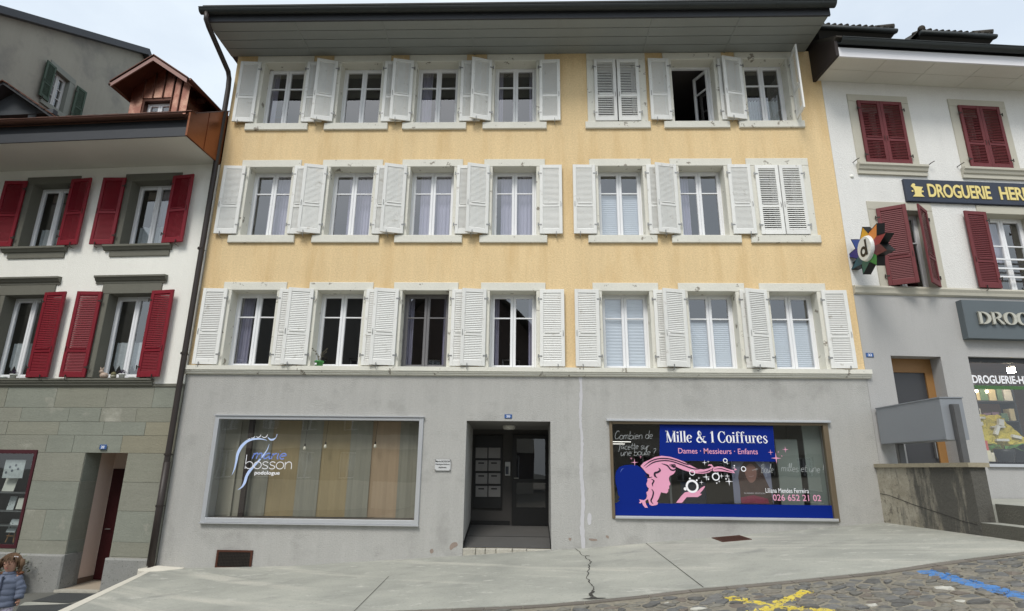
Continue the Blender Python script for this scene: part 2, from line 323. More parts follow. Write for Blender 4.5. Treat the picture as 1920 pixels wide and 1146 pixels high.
SERIF = {
 'M': (1.0, stem(.16, 0, 1, H * 1.2, 1, 2) + [([(.17, .99), (.5, .02)], T), ([(.52, .02), (.82, .99)], H)] + stem(.84, 0, 1, T)),
 'i': (.32, stem(.16, 0, .66, T * .9, 1, 2) + [bowl(.16, .86, .05, .05, t=.1)]), 'l': (.32, stem(.16, 0, 1, T * .9, 1, 2)),
 'e': (.56, [bowl(.28, .33, .2, .32, 20, 320), ([(.1, .36), (.47, .36)], H)]),
 '&': (1.0, [([(.9, .52), (.66, .52)], H), (smooth_pts([(.78, .52), (.66, .2), (.42, .02), (.17, .1), (.12, .28), (.3, .5), (.5, .68), (.5, .88), (.38, .97), (.27, .86), (.3, .68), (.5, .36), (.75, .08), (.95, .03)], 5), [H] * 12 + [T * .8] * 14 + [H] * 14 + [T] * 26)]),
 '1': (.42, stem(.24, 0, 1, T, 1, 0) + [([(.06, .82), (.24, .98)], H)]),
 'C': (.74, [bowl(.4, .5, .32, .48, 40, 320), ([(.66, .98), (.66, .68)], H), ([(.66, .3), (.62, .14)], H)]),
 'o': (.58, [bowl(.29, .33, .2, .32)]),
 'f': (.42, stem(.18, 0, .78, T * .9, 1, 0) + [(arc(.3, .8, .13, .18, 180, 40), [T * .8] * 5 + [H] * 10), bowl(.39, .9, .03, .03, t=.08), ([(.04, .63), (.36, .63)], H)]),
 'u': (.66, stem(.16, .2, .66, T * .9, 0, 2) + [(arc(.31, .2, .16, .18, 180, 340), H * 1.6)] + stem(.5, 0, .66, T * .9, 1, 2)),
 'r': (.48, stem(.16, 0, .66, T * .9, 1, 2) + [(arc(.3, .46, .13, .17, 180, 60), H * 1.2), bowl(.39, .57, .035, .035, t=.09)]),
 's': (.46, [(smooth_pts([(.38, .46), (.37, .58), (.23, .64), (.1, .54), (.14, .42), (.3, .28), (.38, .16), (.26, .02), (.1, .06), (.07, .2)], 4), [H] * 10 + [H * 2] * 6 + [T * .8] * 10 + [H * 2] * 5 + [H] * 20)]),
 'D': (.86, stem(.18, 0, 1, T * 1.1) + [bowl(.2, .5, .56, .48, -90, 90, t=T * 1.3)]),
 'R': (.86, stem(.18, 0, 1, T * 1.1) + [bowl(.3, .74, .33, .24, -90, 90, t=T * 1.2), ([(.2, .98), (.32, .98)], H), ([(.2, .5), (.32, .5)], H), ([(.42, .5), (.76, .04)], [H * 2, T]), ([(.66, .03), (.86, .03)], H)]),
 'O': (.86, [bowl(.43, .5, .34, .48, t=T * 1.4)]),
 'G': (.9, [bowl(.43, .5, .34, .48, 40, 330, t=T * 1.4), ([(.72, .98), (.72, .68)], H)] + stem(.74, .05, .42, T, 0, 1)),
 'U': (.88, stem(.2, .3, 1, T * 1.2, 0, 1) + [(arc(.44, .3, .25, .28, 180, 360), [T * 1.1, T, T * .8, H * 2] + [H * 1.4] * 11)] + stem(.69, .3, 1, H * 1.3, 0, 1)),
 'E': (.76, stem(.18, 0, 1, T * 1.1) + [([(.2, .98), (.66, .98)], H), ([(.66, 1), (.66, .74)], H), ([(.2, .5), (.5, .5)], H), ([(.5, .6), (.5, .4)], H), ([(.2, .02), (.68, .02)], H), ([(.68, 0), (.68, .28)], H)]),
 'I': (.36, stem(.18, 0, 1, T * 1.1)), ' ': (.32, []), 'H': (.96, stem(.2, 0, 1, T) + stem(.76, 0, 1, T) + [([(.2, .5), (.76, .5)], H)])}
# single-stroke letters used for thin sans, script and handwriting; x-height .5, ascender 1
MONO = {
 'a': (.54, [[(.42, .44), (.3, .5), (.14, .44), (.04, .22), (.1, .02), (.24, .06), (.38, .26), (.43, .46)], [(.43, .48), (.41, .16), (.46, .0), (.54, .06)]]), 'b': (.52, [[(.04, 1), (.04, 0)], arc(.26, .25, .22, .25, 180, -180, 14)]),
 'c': (.44, [arc(.24, .25, .2, .25, 50, 310, 10)]), 'd': (.52, [arc(.24, .25, .2, .25, 20, 340, 12), [(.46, 1), (.44, .1), (.5, 0)]]),
 'e': (.48, [[(.04, .24), (.42, .3)] + arc(.23, .25, .19, .25, 20, 310, 12)]), 'f': (.34, [[(.36, .94), (.26, 1), (.16, .85), (.12, 0), (.08, -.3), (0, -.34)], [(.02, .5), (.32, .52)]]),
 'g': (.5, [arc(.23, .25, .2, .25, 40, 400, 12), [(.43, .5), (.42, -.2), (.25, -.34), (.08, -.24)]]), 'i': (.2, [[(.06, .5), (.08, .08), (.18, 0)], [(.1, .68), (.12, .72)]]),
 'l': (.26, [[(.02, .1), (.16, .6), (.18, .95), (.1, .95), (.08, .3), (.12, .02), (.26, .06)]]), 'm': (.74, [[(.04, .5), (.06, 0)], [(.06, .3), (.16, .48), (.28, .48), (.32, .3), (.32, 0)], [(.32, .3), (.42, .48), (.56, .48), (.6, .3), (.6, .06), (.7, 0)]]),
 'n': (.52, [[(.04, .5), (.05, 0)], [(.05, .3), (.16, .48), (.32, .5), (.42, .36), (.43, 0)]]), 'o': (.5, [arc(.24, .25, .22, .25, 90, 450, 16)]), 'r': (.34, [[(.04, .5), (.05, 0)], [(.05, .22), (.14, .42), (.30, .5)]]),
 's': (.42, [[(.36, .44), (.26, .5), (.12, .49), (.05, .38), (.12, .28), (.28, .22), (.37, .13), (.3, .02), (.14, 0), (.03, .07)]]), 't': (.34, [[(.16, .85), (.14, .1), (.26, 0), (.34, .06)], [(.02, .52), (.32, .54)]]),
 'u': (.5, [[(.04, .5), (.06, .1), (.18, 0), (.34, .1), (.42, .5)], [(.42, .5), (.42, .1), (.5, 0)]]), 'C': (.62, [[(.52, .86), (.42, 1), (.24, .96), (.08, .66), (.06, .3), (.2, .02), (.42, .04), (.58, .22)]]),
 'B': (.6, [[(.1, .95), (.08, 0)], [(-.06, .84), (.2, 1.02), (.44, .92), (.4, .66), (.14, .54), (.44, .48), (.52, .24), (.36, .02), (.06, .04)]]), '?': (.42, [[(.04, .84), (.16, 1), (.34, .92), (.32, .7), (.16, .5), (.16, .3)], [(.16, .06), (.17, .02)]]),
 '!': (.2, [[(.1, 1), (.08, .3)], [(.08, .08), (.09, .03)]]), ' ': (.3, []), '-': (.5, [[(.0, .3), (.5, .32)]]), '>': (.3, [[(.0, .5), (.26, .32), (.0, .14)]]), 'p': (.5, [[(.04, .5), (.04, -.35)], arc(.25, .25, .21, .25, 180, -180, 14)])}
def pen_text(font, s, x0, x1, z0, zh, y, ma, wd=None, shear=0.0, jit=0.0, name='lettering', tilt=0.0, parent=None):
    tot = sum(font[c][0] for c in s); k = (x1 - x0) / tot; cx = 0; j = random.Random(len(s) * 7 + int(x0 * 100))
    for c in s:
        wch, st = font[c]; dz = j.uniform(-jit, jit); b = MB()
        for q in st:
            pts, ww = q if font is SERIF else (q, wd)
            pp = [(x0 + (cx + px) * k + shear * pz * zh, z0 + (pz + dz) * zh + tilt * (cx + px) * k) for px, pz in pts]
            if font is MONO: pp = smooth_pts(pp, 3) if len(pp) > 2 else pp; ws = wd
            else: ws = [v * k * .95 for v in ww] if isinstance(ww, (list, tuple)) else ww * k * .95
            if isinstance(ws, list): ws = (ws + [ws[-1]] * len(pp))[:len(pp)]
            b.ribbon(pp, ws, y)
        cx += wch
        if st: b.build('letter', ma, parent)

# ================================================================== GROUND
def concrete():
    M = bpy.data.materials.new('brushed_concrete'); M.use_nodes = True; t = M.node_tree; N = t.nodes; L = t.links; b = N['Principled BSDF']; b.inputs['Roughness'].default_value = .8
    g = N.new('ShaderNodeNewGeometry')
    def noise(vec, sc, det=7, ro=.6):
        n = N.new('ShaderNodeTexNoise'); n.inputs['Scale'].default_value = sc; n.inputs['Detail'].default_value = det; n.inputs['Roughness'].default_value = ro; L.new(vec, n.inputs['Vector']); return n.outputs['Fac']
    def rot(a, s):
        r = N.new('ShaderNodeMapping'); r.inputs['Rotation'].default_value = (0, 0, R_(a)); L.new(g.outputs['Position'], r.inputs['Vector'])
        q = N.new('ShaderNodeMapping'); q.inputs['Scale'].default_value = s; L.new(r.outputs['Vector'], q.inputs['Vector']); return q.outputs['Vector']
    def ramp(f, p0, p1):
        r = N.new('ShaderNodeValToRGB'); r.color_ramp.elements[0].position = p0; r.color_ramp.elements[1].position = p1; L.new(f, r.inputs['Fac']); return r.outputs['Color']
    def mix(f, a, c):
        x = N.new('ShaderNodeMixRGB'); L.new(f, x.inputs['Fac'])
        (L.new(a, x.inputs['Color1']) if not isinstance(a, tuple) else setattr(x.inputs['Color1'], 'default_value', a)); x.inputs['Color2'].default_value = c; return x.outputs['Color']
    c = mix(ramp(noise(g.outputs['Position'], .8), .35, .68), lin((146, 147, 139)), lin((170, 170, 160)))
    c = mix(ramp(noise(rot(-58, (1.3, .14, 1)), 1.2, 5), .56, .68), c, lin((182, 180, 169)))       # long pale wash marks across the slab
    c = mix(ramp(noise(rot(12, (1.5, 2.4, 1)), 1.9, 8, .68), .58, .66), c, lin((182, 181, 172)))    # light scuffs along the street
    c = mix(ramp(noise(rot(-30, (1.0, 1.5, 1)), 1.0, 8, .62), .56, .80), c, lin((134, 135, 129)))      # darker damp patches
    c = mix(ramp(noise(g.outputs['Position'], 30, 7, .75), .54, .70), c, lin((128, 128, 120)))
    L.new(c, b.inputs['Base Color'])
    bp = N.new('ShaderNodeBump'); bp.inputs['Strength'].default_value = .5; bp.inputs['Distance'].default_value = .006; L.new(noise(g.outputs['Position'], 55), bp.inputs['Height']); L.new(bp.outputs['Normal'], b.inputs['Normal'])
    return M
CONC = concrete()
ASPH = mat('worn_asphalt', (104, 104, 98), .9, .12, 1.2, .10, 60, .8, 90)
ASPD = mat('dark_asphalt_patch', (66, 68, 68), .9, .08, 2, .10, 60, .8, 90)
BED = mat('cobble_bedding', (122, 116, 102), .95, .12, 4, .12, 40, .9, 60)
BORDER = [(-14, -5.2), (-1.87, -4.5), (.19, -4.71), (2.03, -4.40), (3.08, -4.39), (4.45, -4.29), (5.25, -4.07), (6.5, -3.88), (9, -3.4), (13, -2.9)]
def yb(x): return interp(BORDER, x)
def slab_left(y): return -7.42 + (-y) * .283            # the slab's cut edge down to the lane
b = MB(); NX, NY = 60, 12
for i in range(NX + 1):
    for k in range(NY + 1):
        t = i / NX; xr = -7.4 + t * 20.4; y = .05 + (yb(xr) - .05) * k / NY; xl = slab_left(min(y, 0)); x = xl + t * (13 - xl); y = .05 + (yb(x) - .05) * k / NY
        b.v.append((x, y, gz(x)))
for i in range(NX):
    for k in range(NY): b.f.append((i * (NY + 1) + k, i * (NY + 1) + k + 1, (i + 1) * (NY + 1) + k + 1, (i + 1) * (NY + 1) + k))
for k in range(NY):
    p, q = b.v[k], b.v[k + 1]; b.quad(p, (p[0] + .02, p[1], p[2] - .7), (q[0] + .02, q[1], q[2] - .7), q)
for i in range(NX):
    p, q = b.v[i * (NY + 1) + NY], b.v[(i + 1) * (NY + 1) + NY]; b.quad(p, (p[0], p[1], p[2] - .5), (q[0], q[1], q[2] - .5), q)
pave = struct(b.build('pavement', CONC))
def strip(name, ma, parent, pts, wd, dz=.004):          # a line laid on the slab
    bb = MB(); n = len(pts); ws = wd if isinstance(wd, list) else [wd] * n
    for i, (x, y) in enumerate(pts):
        a = pts[max(i - 1, 0)]; c = pts[min(i + 1, n - 1)]; dx, dy = c[0] - a[0], c[1] - a[1]; l = math.hypot(dx, dy) or 1; h = ws[i] / 2
        for s in (1, -1): X, Y = x - s * dy / l * h, y + s * dx / l * h; bb.v.append((X, Y, gz(X) + dz))
    bb.f = [(2 * i, 2 * i + 1, 2 * i + 3, 2 * i + 2) for i in range(n - 1)]; return bb.build(name, ma, parent)
CRACK = mat('dark_crack', (62, 60, 56), .95, .1, 8, 0)
EDGE = mat('pale_edge_cement', (206, 201, 188), .85, .06, 4, .05)
strip('joint', CRACK, pave, [(2.30, -.02), (2.27, -.88), (2.16, -4.38)], .012)
strip('joint', CRACK, pave, [(-2.26, -2.0), (-2.12, -4.46)], .010)
cr_pts = []
base_c = [(.93, -.02), (.97, -.5), (1.02, -1.3), (1.05, -1.75), (.98, -2.1), (.94, -2.5), (.86, -3.1), (.84, -3.6), (.86, -3.95), (.80, -4.2), (.80, -4.5)]
rr = random.Random(3)
for p, q in zip(base_c, base_c[1:]):
    for j in range(4): t = j / 4; cr_pts.append((p[0] + (q[0] - p[0]) * t + rr.uniform(-.022, .022), p[1] + (q[1] - p[1]) * t))
strip('crack', CRACK, pave, cr_pts, [.012 + (.035 if i > 34 else 0) + rr.uniform(-.004, .008) for i in range(len(cr_pts))])
strip('crack', CRACK, pave, [(1.03, -1.0), (1.07, -1.06), (1.10, -1.1)], [.01, .06, .01], .005)
b = MB(); hol = [(.64, -4.56), (.74, -4.53), (.79, -4.44), (.82, -4.46), (.84, -4.53), (.92, -4.55), (.95, -4.575), (.76, -4.60)]
b.add([(x, y, gz(x) + .006) for x, y in hol], [tuple(range(len(hol)))]); b.build('broken_corner', CRACK, pave)
strip('edge_strip', EDGE, pave, [(slab_left(y) + .07, y) for y in (-.35, -1, -2, -3, -4, -4.9)], [.10, .13, .14, .15, .16, .16])
b = MB(); lump = [(-7.66, -.02), (-7.50, -.28), (-7.25, -.42), (-6.95, -.34), (-6.72, -.12), (-6.75, .0), (-7.1, .03), (-7.4, .05)]
c0 = (-7.2, -.14, gz(-7.2) + .07)
b.add([(x, y, gz(x) + .006) for x, y in lump] + [c0] + [(x, y, gz(x) - .3) for x, y in lump], [(i, (i + 1) % 8, 8) for i in range(8)] + [(i, i + 9, (i + 1) % 8 + 9, (i + 1) % 8) for i in range(8)])
b.build('cement_fillet', EDGE, pave)

# lane on the left, lower than the slab
LT = [(-40, -2.2), (-9.3, -.74), (-8.4, -.72), (-7.4, -.62), (-5.5, -.5)]
b = MB(); xs = [-40, -30, -20, -14, -9.3, -8.4, -7.4, -6.6, -5.8]
for x in xs:
    for y in (1.2, -60): b.v.append((x, y, interp(LT, x)))
b.f = [(2 * i, 2 * i + 1, 2 * i + 3, 2 * i + 2) for i in range(len(xs) - 1)]
lane = struct(b.build('lane', ASPH))
def on_lane(px, py):
    z = -.7
    for _ in range(30): p = cut(px, py, (0, 0, z), Vector((0, 0, 1))); z = .5 * z + .5 * interp(LT, p.x)
    return p.x, p.y
for nm, ma, poly in (('asphalt_patch', ASPD, [(58, 1128), (112, 1112), (188, 1115), (130, 1131)]), ('asphalt_patch', ASPD, [(30, 1146), (36, 1136), (118, 1134), (150, 1132), (132, 1146)]), ('concrete_strip', CONC, [(46, 1130), (58, 1129), (130, 1132), (118, 1134), (36, 1136)])):
    bb = MB(); pp = [on_lane(*p) for p in poly]; bb.add([(x, y, interp(LT, x) + .004) for x, y in pp], [tuple(range(len(pp)))]); bb.build(nm, ma, lane)

# cobbled street: bedding sheet + single stones
b = MB(); xs = [-6.2 + i * 1.0 for i in range(47)]
for x in xs:
    for y in (yb(x) + .02, -9, -60): b.v.append((x, y, gz(x) - .016))
for i in range(len(xs) - 1):
    for k in range(2): b.f.append((i * 3 + k, i * 3 + k + 1, (i + 1) * 3 + k + 1, (i + 1) * 3 + k))
street = struct(b.build('street', BED))
gs = MB(); gs.quad((-600, -600, -3), (600, -600, -3), (600, 600, -3), (-600, 600, -3)); struct(gs.build('ground', ASPH))
def cobble_mat(island, bed=False):
    M = bpy.data.materials.new('cobble_bedding_painted' if bed else 'cobblestone' + ('_far' if island else '')); M.use_nodes = True; t = M.node_tree; N = t.nodes; L = t.links; bs = N['Principled BSDF']; bs.inputs['Roughness'].default_value = .7
    g = N.new('ShaderNodeNewGeometry'); oi = N.new('ShaderNodeObjectInfo'); rs = g.outputs['Random Per Island'] if island else oi.outputs['Random']
    r = N.new('ShaderNodeValToRGB'); e = r.color_ramp; e.interpolation = 'CONSTANT'
    cols = [(0, (104, 102, 96)), (.16, (116, 113, 104)), (.32, (98, 98, 96)), (.46, (118, 113, 103)), (.6, (108, 107, 104)), (.72, (122, 116, 105)), (.82, (90, 89, 86)), (.9, (108, 100, 91)), (.975, (186, 184, 174))]
    while len(e.elements) < len(cols): e.elements.new(.5)
    for el_, (p, c) in zip(e.elements, cols): el_.position = p; el_.color = lin(c)
    if bed:
        for el_ in e.elements: el_.color = lin((132, 126, 112))
    L.new(rs, r.inputs['Fac'])
    n = N.new('ShaderNodeTexNoise'); n.inputs['Scale'].default_value = 22; n.inputs['Detail'].default_value = 6; L.new(g.outputs['Position'], n.inputs['Vector'])
    ma_ = N.new('ShaderNodeMath'); ma_.operation = 'MULTIPLY_ADD'; L.new(n.outputs['Fac'], ma_.inputs[0]); ma_.inputs[1].default_value = .9; ma_.inputs[2].default_value = .55
    mm = N.new('ShaderNodeMixRGB'); mm.blend_type = 'MULTIPLY'; mm.inputs['Fac'].default_value = 1; L.new(r.outputs['Color'], mm.inputs['Color1']); L.new(ma_.outputs[0], mm.inputs['Color2']); col = mm.outputs['Color']
    # road paint brushed over the stones: distance to each painted stroke
    wear = N.new('ShaderNodeTexNoise'); wear.inputs['Scale'].default_value = 16; wear.inputs['Detail'].default_value = 6; L.new(g.outputs['Position'], wear.inputs['Vector'])
    wear2 = N.new('ShaderNodeTexNoise'); wear2.inputs['Scale'].default_value = 24; wear2.inputs['Detail'].default_value = 7; wear2.inputs['Roughness'].default_value = .7; L.new(g.outputs['Position'], wear2.inputs['Vector'])
    sep = N.new('ShaderNodeSeparateXYZ'); L.new(g.outputs['Position'], sep.inputs[0])
    def mth(op, a, c=None, d=None):
        x = N.new('ShaderNodeMath'); x.operation = op
        for i, v in enumerate((a, c, d)):
            if v is None: continue
            if isinstance(v, (int, float)): x.inputs[i].default_value = v
            else: L.new(v, x.inputs[i])
        return x.outputs[0]
    for (ax, ay), (bx, by), hw, colr, ws in STROKES:
        dx, dy = bx - ax, by - ay; ll = dx * dx + dy * dy
        tt = mth('MULTIPLY_ADD', sep.outputs[0], dx / ll, mth('MULTIPLY_ADD', sep.outputs[1], dy / ll, -(ax * dx + ay * dy) / ll)); tt = mth('MINIMUM', mth('MAXIMUM', tt, 0), 1)
        ex = mth('SUBTRACT', sep.outputs[0], mth('MULTIPLY_ADD', tt, dx, ax)); ey = mth('SUBTRACT', sep.outputs[1], mth('MULTIPLY_ADD', tt, dy, ay))
        d = mth('SQRT', mth('ADD', mth('MULTIPLY', ex, ex), mth('MULTIPLY', ey, ey)))
        d = mth('MULTIPLY_ADD', mth('SUBTRACT', wear.outputs['Fac'], .5), ws, d)
        mk = mth('MULTIPLY', mth('LESS_THAN', d, hw), mth('GREATER_THAN', wear2.outputs['Fac'], .45)); x = N.new('ShaderNodeMixRGB'); L.new(mk, x.inputs['Fac']); L.new(col, x.inputs['Color1']); x.inputs['Color2'].default_value = lin(colr); col = x.outputs['Color']
    L.new(col, bs.inputs['Base Color'])
    bp = N.new('ShaderNodeBump'); bp.inputs['Strength'].default_value = .7; bp.inputs['Distance'].default_value = .01; L.new(n.outputs['Fac'], bp.inputs['Height']); L.new(bp.outputs['Normal'], bs.inputs['Normal'])
    return M
YP, BP = (204, 184, 76), (76, 124, 180)
STROKES = [((2.28, -5.05), (2.58, -5.42), .060, YP, .17), ((2.60, -5.45), (3.12, -5.02), .070, YP, .17), ((2.56, -5.52), (3.25, -6.2), .070, YP, .17), ((2.60, -5.50), (1.95, -5.95), .070, YP, .17), ((4.82, -4.48), (4.76, -8.2), .100, BP, .10)]
COB = cobble_mat(False); COBF = cobble_mat(True); street.data.materials[0] = cobble_mat(False, True)
# irregular stones: cells of a jittered grid, clipped against their neighbours
def cell(c, nb, gap):
    poly = [(c[0] - .3, c[1] - .3), (c[0] + .3, c[1] - .3), (c[0] + .3, c[1] + .3), (c[0] - .3, c[1] + .3)]
    for q in nb:
        nx, ny = q[0] - c[0], q[1] - c[1]; l = math.hypot(nx, ny)
        if l < 1e-6: continue
        nx /= l; ny /= l; lim = l / 2 - gap; out = []
        for i in range(len(poly)):
            a, d = poly[i], poly[(i + 1) % len(poly)]; sa = (a[0] - c[0]) * nx + (a[1] - c[1]) * ny - lim; sb = (d[0] - c[0]) * nx + (d[1] - c[1]) * ny - lim
            if sa <= 0: out.append(a)
            if sa * sb < 0: t = sa / (sa - sb); out.append((a[0] + (d[0] - a[0]) * t, a[1] + (d[1] - a[1]) * t))
        poly = out
        if len(poly) < 3: return []
    return poly
rc = random.Random(11); gx, gy = .19, .125; seeds = {}
for j in range(0, 40):
    for i in range(-18, 74):
        seeds[(i, j)] = (i * gx + (j % 2) * gx * .5 + rc.uniform(-.085, .085), -3.0 - j * gy + rc.uniform(-.05, .05))
stones = []
for (i, j), c in seeds.items():
    if c[1] > yb(c[0]) - .22 or c[0] < -3.2: continue
    nb = [seeds[(i + a, j + e)] for a in (-2, -1, 0, 1, 2) for e in (-2, -1, 0, 1, 2) if (a or e) and (i + a, j + e) in seeds]
    p = cell(c, nb, rc.uniform(.008, .022))
    if len(p) < 4: continue
    p = smooth_pts(p, 2, True) if rc.random() < .65 else p          # mostly rounded, some angular
    stones.append((c, p))
def stone_geo(b, c, p, h, dome, local):
    n = len(p); o = len(b.v); ox, oy, oz = (c[0], c[1], gz(c[0])) if local else (0, 0, 0); tx, ty = rc.uniform(-.07, .07), rc.uniform(-.07, .07)
    def z(x, y): return gz(x) - .012 + h + (x - c[0]) * tx + (y - c[1]) * ty
    for x, y in p: b.v.append((x - ox, y - oy, gz(x) - .045 - oz))
    for x, y in p: b.v.append((c[0] + (x - c[0]) * .93 - ox, c[1] + (y - c[1]) * .93 - oy, z(x, y) - oz))
    b.v.append((c[0] - ox, c[1] - oy, z(*c) + dome - oz))
    b.f += [(o + k, o + (k + 1) % n, o + n + (k + 1) % n, o + n + k) for k in range(n)] + [(o + n + k, o + n + (k + 1) % n, o + 2 * n) for k in range(n)]
def seen(c):
    v = Vector((c[0], c[1], gz(c[0]))) - CAM; d = v.dot(cam_z); x = 960 + FPX * v.dot(cam_x) / d; y = 573 - FPX * v.dot(cam_y) / d; return d > 0 and -20 < x < 1940 and y < 1155
vis = [s for s in stones if seen(s[0])]; vis.sort(key=lambda s: s[0][1]); near = vis[:300]; nearset = {id(s) for s in near}
for c, p in near:
    b = MB(); stone_geo(b, c, p, rc.uniform(-.006, .014), rc.uniform(.008, .022), True); b.build('cobble', COB, street, loc=(c[0], c[1], gz(c[0])))
b = MB()
for s in stones:
    if id(s) not in nearset: stone_geo(b, s[0], s[1], rc.uniform(-.006, .014), rc.uniform(.008, .022), False)
tag(b.build('cobbles', COBF, street), kind='stuff')
# kerb course of flat stones along the slab
KERB = mat('dark_kerb_stone', (112, 106, 98), .85, .10, 3, .08, 30, .6, 40, rnd=.14)
x = -3.6
while x < 9.5:
    l = rc.uniform(.35, .8); b = MB(); x1 = x + l - .012
    pts = [(x, yb(x) - .012), (x1, yb(x1) - .012), (x1, yb(x1) - .135), (x, yb(x) - .135)]
    b.add([(px, py, gz(px) - .004) for px, py in pts] + [(px, py, gz(px) - .09) for px, py in pts], [(3, 2, 1, 0), (0, 1, 5, 4), (1, 2, 6, 5), (2, 3, 7, 6), (3, 0, 4, 7)]); b.build('kerb_stone', KERB, street); x += l
# rusty grate let into the slab by the wall
gr = thing('pavement_grate', 'rusty brown iron grate let into the slab below the hairdresser window', 'grate', (3.83, -.4, gz(3.83)))
gr.rotation_euler = (0, -math.atan(.094), 0)
b = MB(); b.box(-.27, .27, -.33, -.30, -.02, .012).box(-.27, .27, .30, .33, -.02, .012).box(-.27, -.24, -.30, .30, -.02, .012).box(.24, .27, -.30, .30, -.02, .012); b.build('frame', RUST, gr)
for k in range(11): box('bar', RUST, gr, -.22 + k * .044 - .012, -.22 + k * .044 + .012, -.30, .30, -.01, .010)
box('pan', IRON, gr, -.24, .24, -.30, .30, -.006, .004)

# ================================================================== MAIN BUILDING
XL, XR, ZT = -7.32, 7.02, 11.60
main = thing('apartment_building', 'yellow rendered four storey building with white shutters over a grey shop floor', 'building')
WX = [(-6.60, -5.58), (-4.67, -3.64), (-2.78, -1.75), (-.85, .17), (1.60, 2.63), (3.46, 4.49), (5.21, 6.23)]
ROWS = [(3.76, 5.46), (6.77, 8.50), (9.67, 11.40)]
holes = [(a - .1, c + .1, z0 - .04, z1 + .08) for (z0, z1) in ROWS for a, c in WX]
wall_mesh(XL, XR, 3.70, ZT + .02, holes, .45).build('upper_wall', YEL, main)
SHL, SHR, DR = (-6.50, -2.20, .64, 2.66), (1.68, 6.06, .80, 2.64), (-1.275, .46, -1.2, 2.645)
wall_mesh(XL, XR, -1.2, 3.699, [SHL, SHR, DR], .45).build('lower_wall', GRY, main)
b = MB(); b.quad((XL, .45, -1.2), (XL, 9, -1.2), (XL, 9, ZT), (XL, .45, ZT)); b.quad((XR, 9, -1.2), (XR, .45, -1.2), (XR, .45, ZT), (XR, 9, ZT)); b.build('side_wall', YEL, main)
b = MB(); b.quad((XL + .08, 9, -1.2), (XR - .08, 9, -1.2), (XR - .08, 9, ZT), (XL + .08, 9, ZT)); b.build('rear_wall', YEL, main)
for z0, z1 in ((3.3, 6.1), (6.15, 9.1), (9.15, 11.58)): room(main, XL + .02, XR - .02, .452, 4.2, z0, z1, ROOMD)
# cornice band between the shop floor and the flats
CX0, CX1 = -7.36, 7.10
b = MB(); b.prism_x([(0.01, 3.755), (-.11, 3.755), (-.11, 3.665), (-.085, 3.655), (-.085, 3.63), (-.06, 3.62), (-.06, 3.595), (-.03, 3.575), (0.01, 3.575)], CX0, CX1); b.build('cornice', TRIM, main)
# --- windows
def window(parent, x0, x1, z0, z1, fy=.28, frame_ma=PVC, trim=TRIM, sill=True, curtain=None, jw=.20, lh=.19, open_right=False, bar=.30, proud=.025, bars=1, lintel_top=None):
    b = MB(); e = .045
    b.box(x0, x0 + e, fy, fy + .07, z0, z1).box(x1 - e, x1, fy, fy + .07, z0, z1).box(x0 + e, x1 - e, fy, fy + .07, z1 - e, z1).box(x0 + e, x1 - e, fy, fy + .07, z0, z0 + e)
    wdo = b.build('window', frame_ma, parent)
    if trim:
        box('lintel', trim, wdo, x0 - jw, x1 + jw, -proud, fy + .03, z1, z1 + lh, bev=.008)
        box('jamb', trim, wdo, x0 - jw, x0, -proud + .002, fy + .03, z0, z1 - .001, bev=.008); box('jamb', trim, wdo, x1, x1 + jw, -proud + .002, fy + .03, z0, z1 - .001, bev=.008)
        if sill: box('sill', trim, wdo, x0 - .265, x1 + .245, -.055, fy + .05, z0 - .185, z0 - .001, bev=.012)
        else: box('sill', trim, wdo, x0 - .002, x1 + .002, .02, fy + .05, z0 - .045, z0 - .001)
    mid = (x0 + x1) / 2; st = .06; sy0, sy1 = fy - .012, fy + .05
    for s, (a, c) in enumerate(((x0 + e - .01, mid - .002), (mid + .002, x1 - e + .01))):
        g0, g1, h0, h1 = a + st, c - st, z0 + e - .01 + st, z1 - e + .01 - st
        xf = None; 
        b = MB(); b.bbox(a, g0, sy0, sy1, z0 + e - .01, z1 - e + .01, .008).bbox(g1, c, sy0, sy1, z0 + e - .01, z1 - e + .01, .008).bbox(g0, g1, sy0, sy1, h1, z1 - e + .01, .008).bbox(g0, g1, sy0, sy1, z0 + e - .01, h0, .008)
        sash = b.build('sash', frame_ma, wdo); zb = [h1 - (h1 - h0) * (bar + (1 - bar) * q / bars) for q in range(bars)]
        bb = MB()
        for q in zb: bb.box(g0, g1, sy0 + .008, sy1 - .01, q - .013, q + .013)
        gb = bb.build('glazing_bar', frame_ma, wdo); cuts = [h0] + [q for q in reversed(zb)] + [h1]; pcs = [sash, gb]
        for q in range(len(cuts) - 1):
            pb = MB(); pb.quad((g0, fy + .02, cuts[q] + (.013 if q else 0)), (g1, fy + .02, cuts[q] + (.013 if q else 0)), (g1, fy + .02, cuts[q + 1] - (.013 if q < len(cuts) - 2 else 0)), (g0, fy + .02, cuts[q + 1] - (.013 if q < len(cuts) - 2 else 0)))
            pcs.append(pb.build('pane', GLASS, wdo))
        if open_right and s == 0:
            pass
        if open_right and s == 1:
            for o in pcs:
                P = Matrix.Translation((c, sy1, 0)) @ Matrix.Rotation(R_(-62), 4, 'Z') @ Matrix.Translation((-c, -sy1, 0)); o.data.transform(P)
        if open_right and s == 0:
            for o in pcs:
                P = Matrix.Translation((a, sy1, 0)) @ Matrix.Rotation(R_(98), 4, 'Z') @ Matrix.Translation((-a, -sy1, 0)); o.data.transform(P)
    hb = MB(); hb.box(mid - .012, mid + .012, sy0 - .012, sy0 - .001, z0 + .62, z0 + .74); 
    if curtain: curtain(wdo, x0 + .03, x1 - .03, z0, z1, fy + .16)
    return wdo
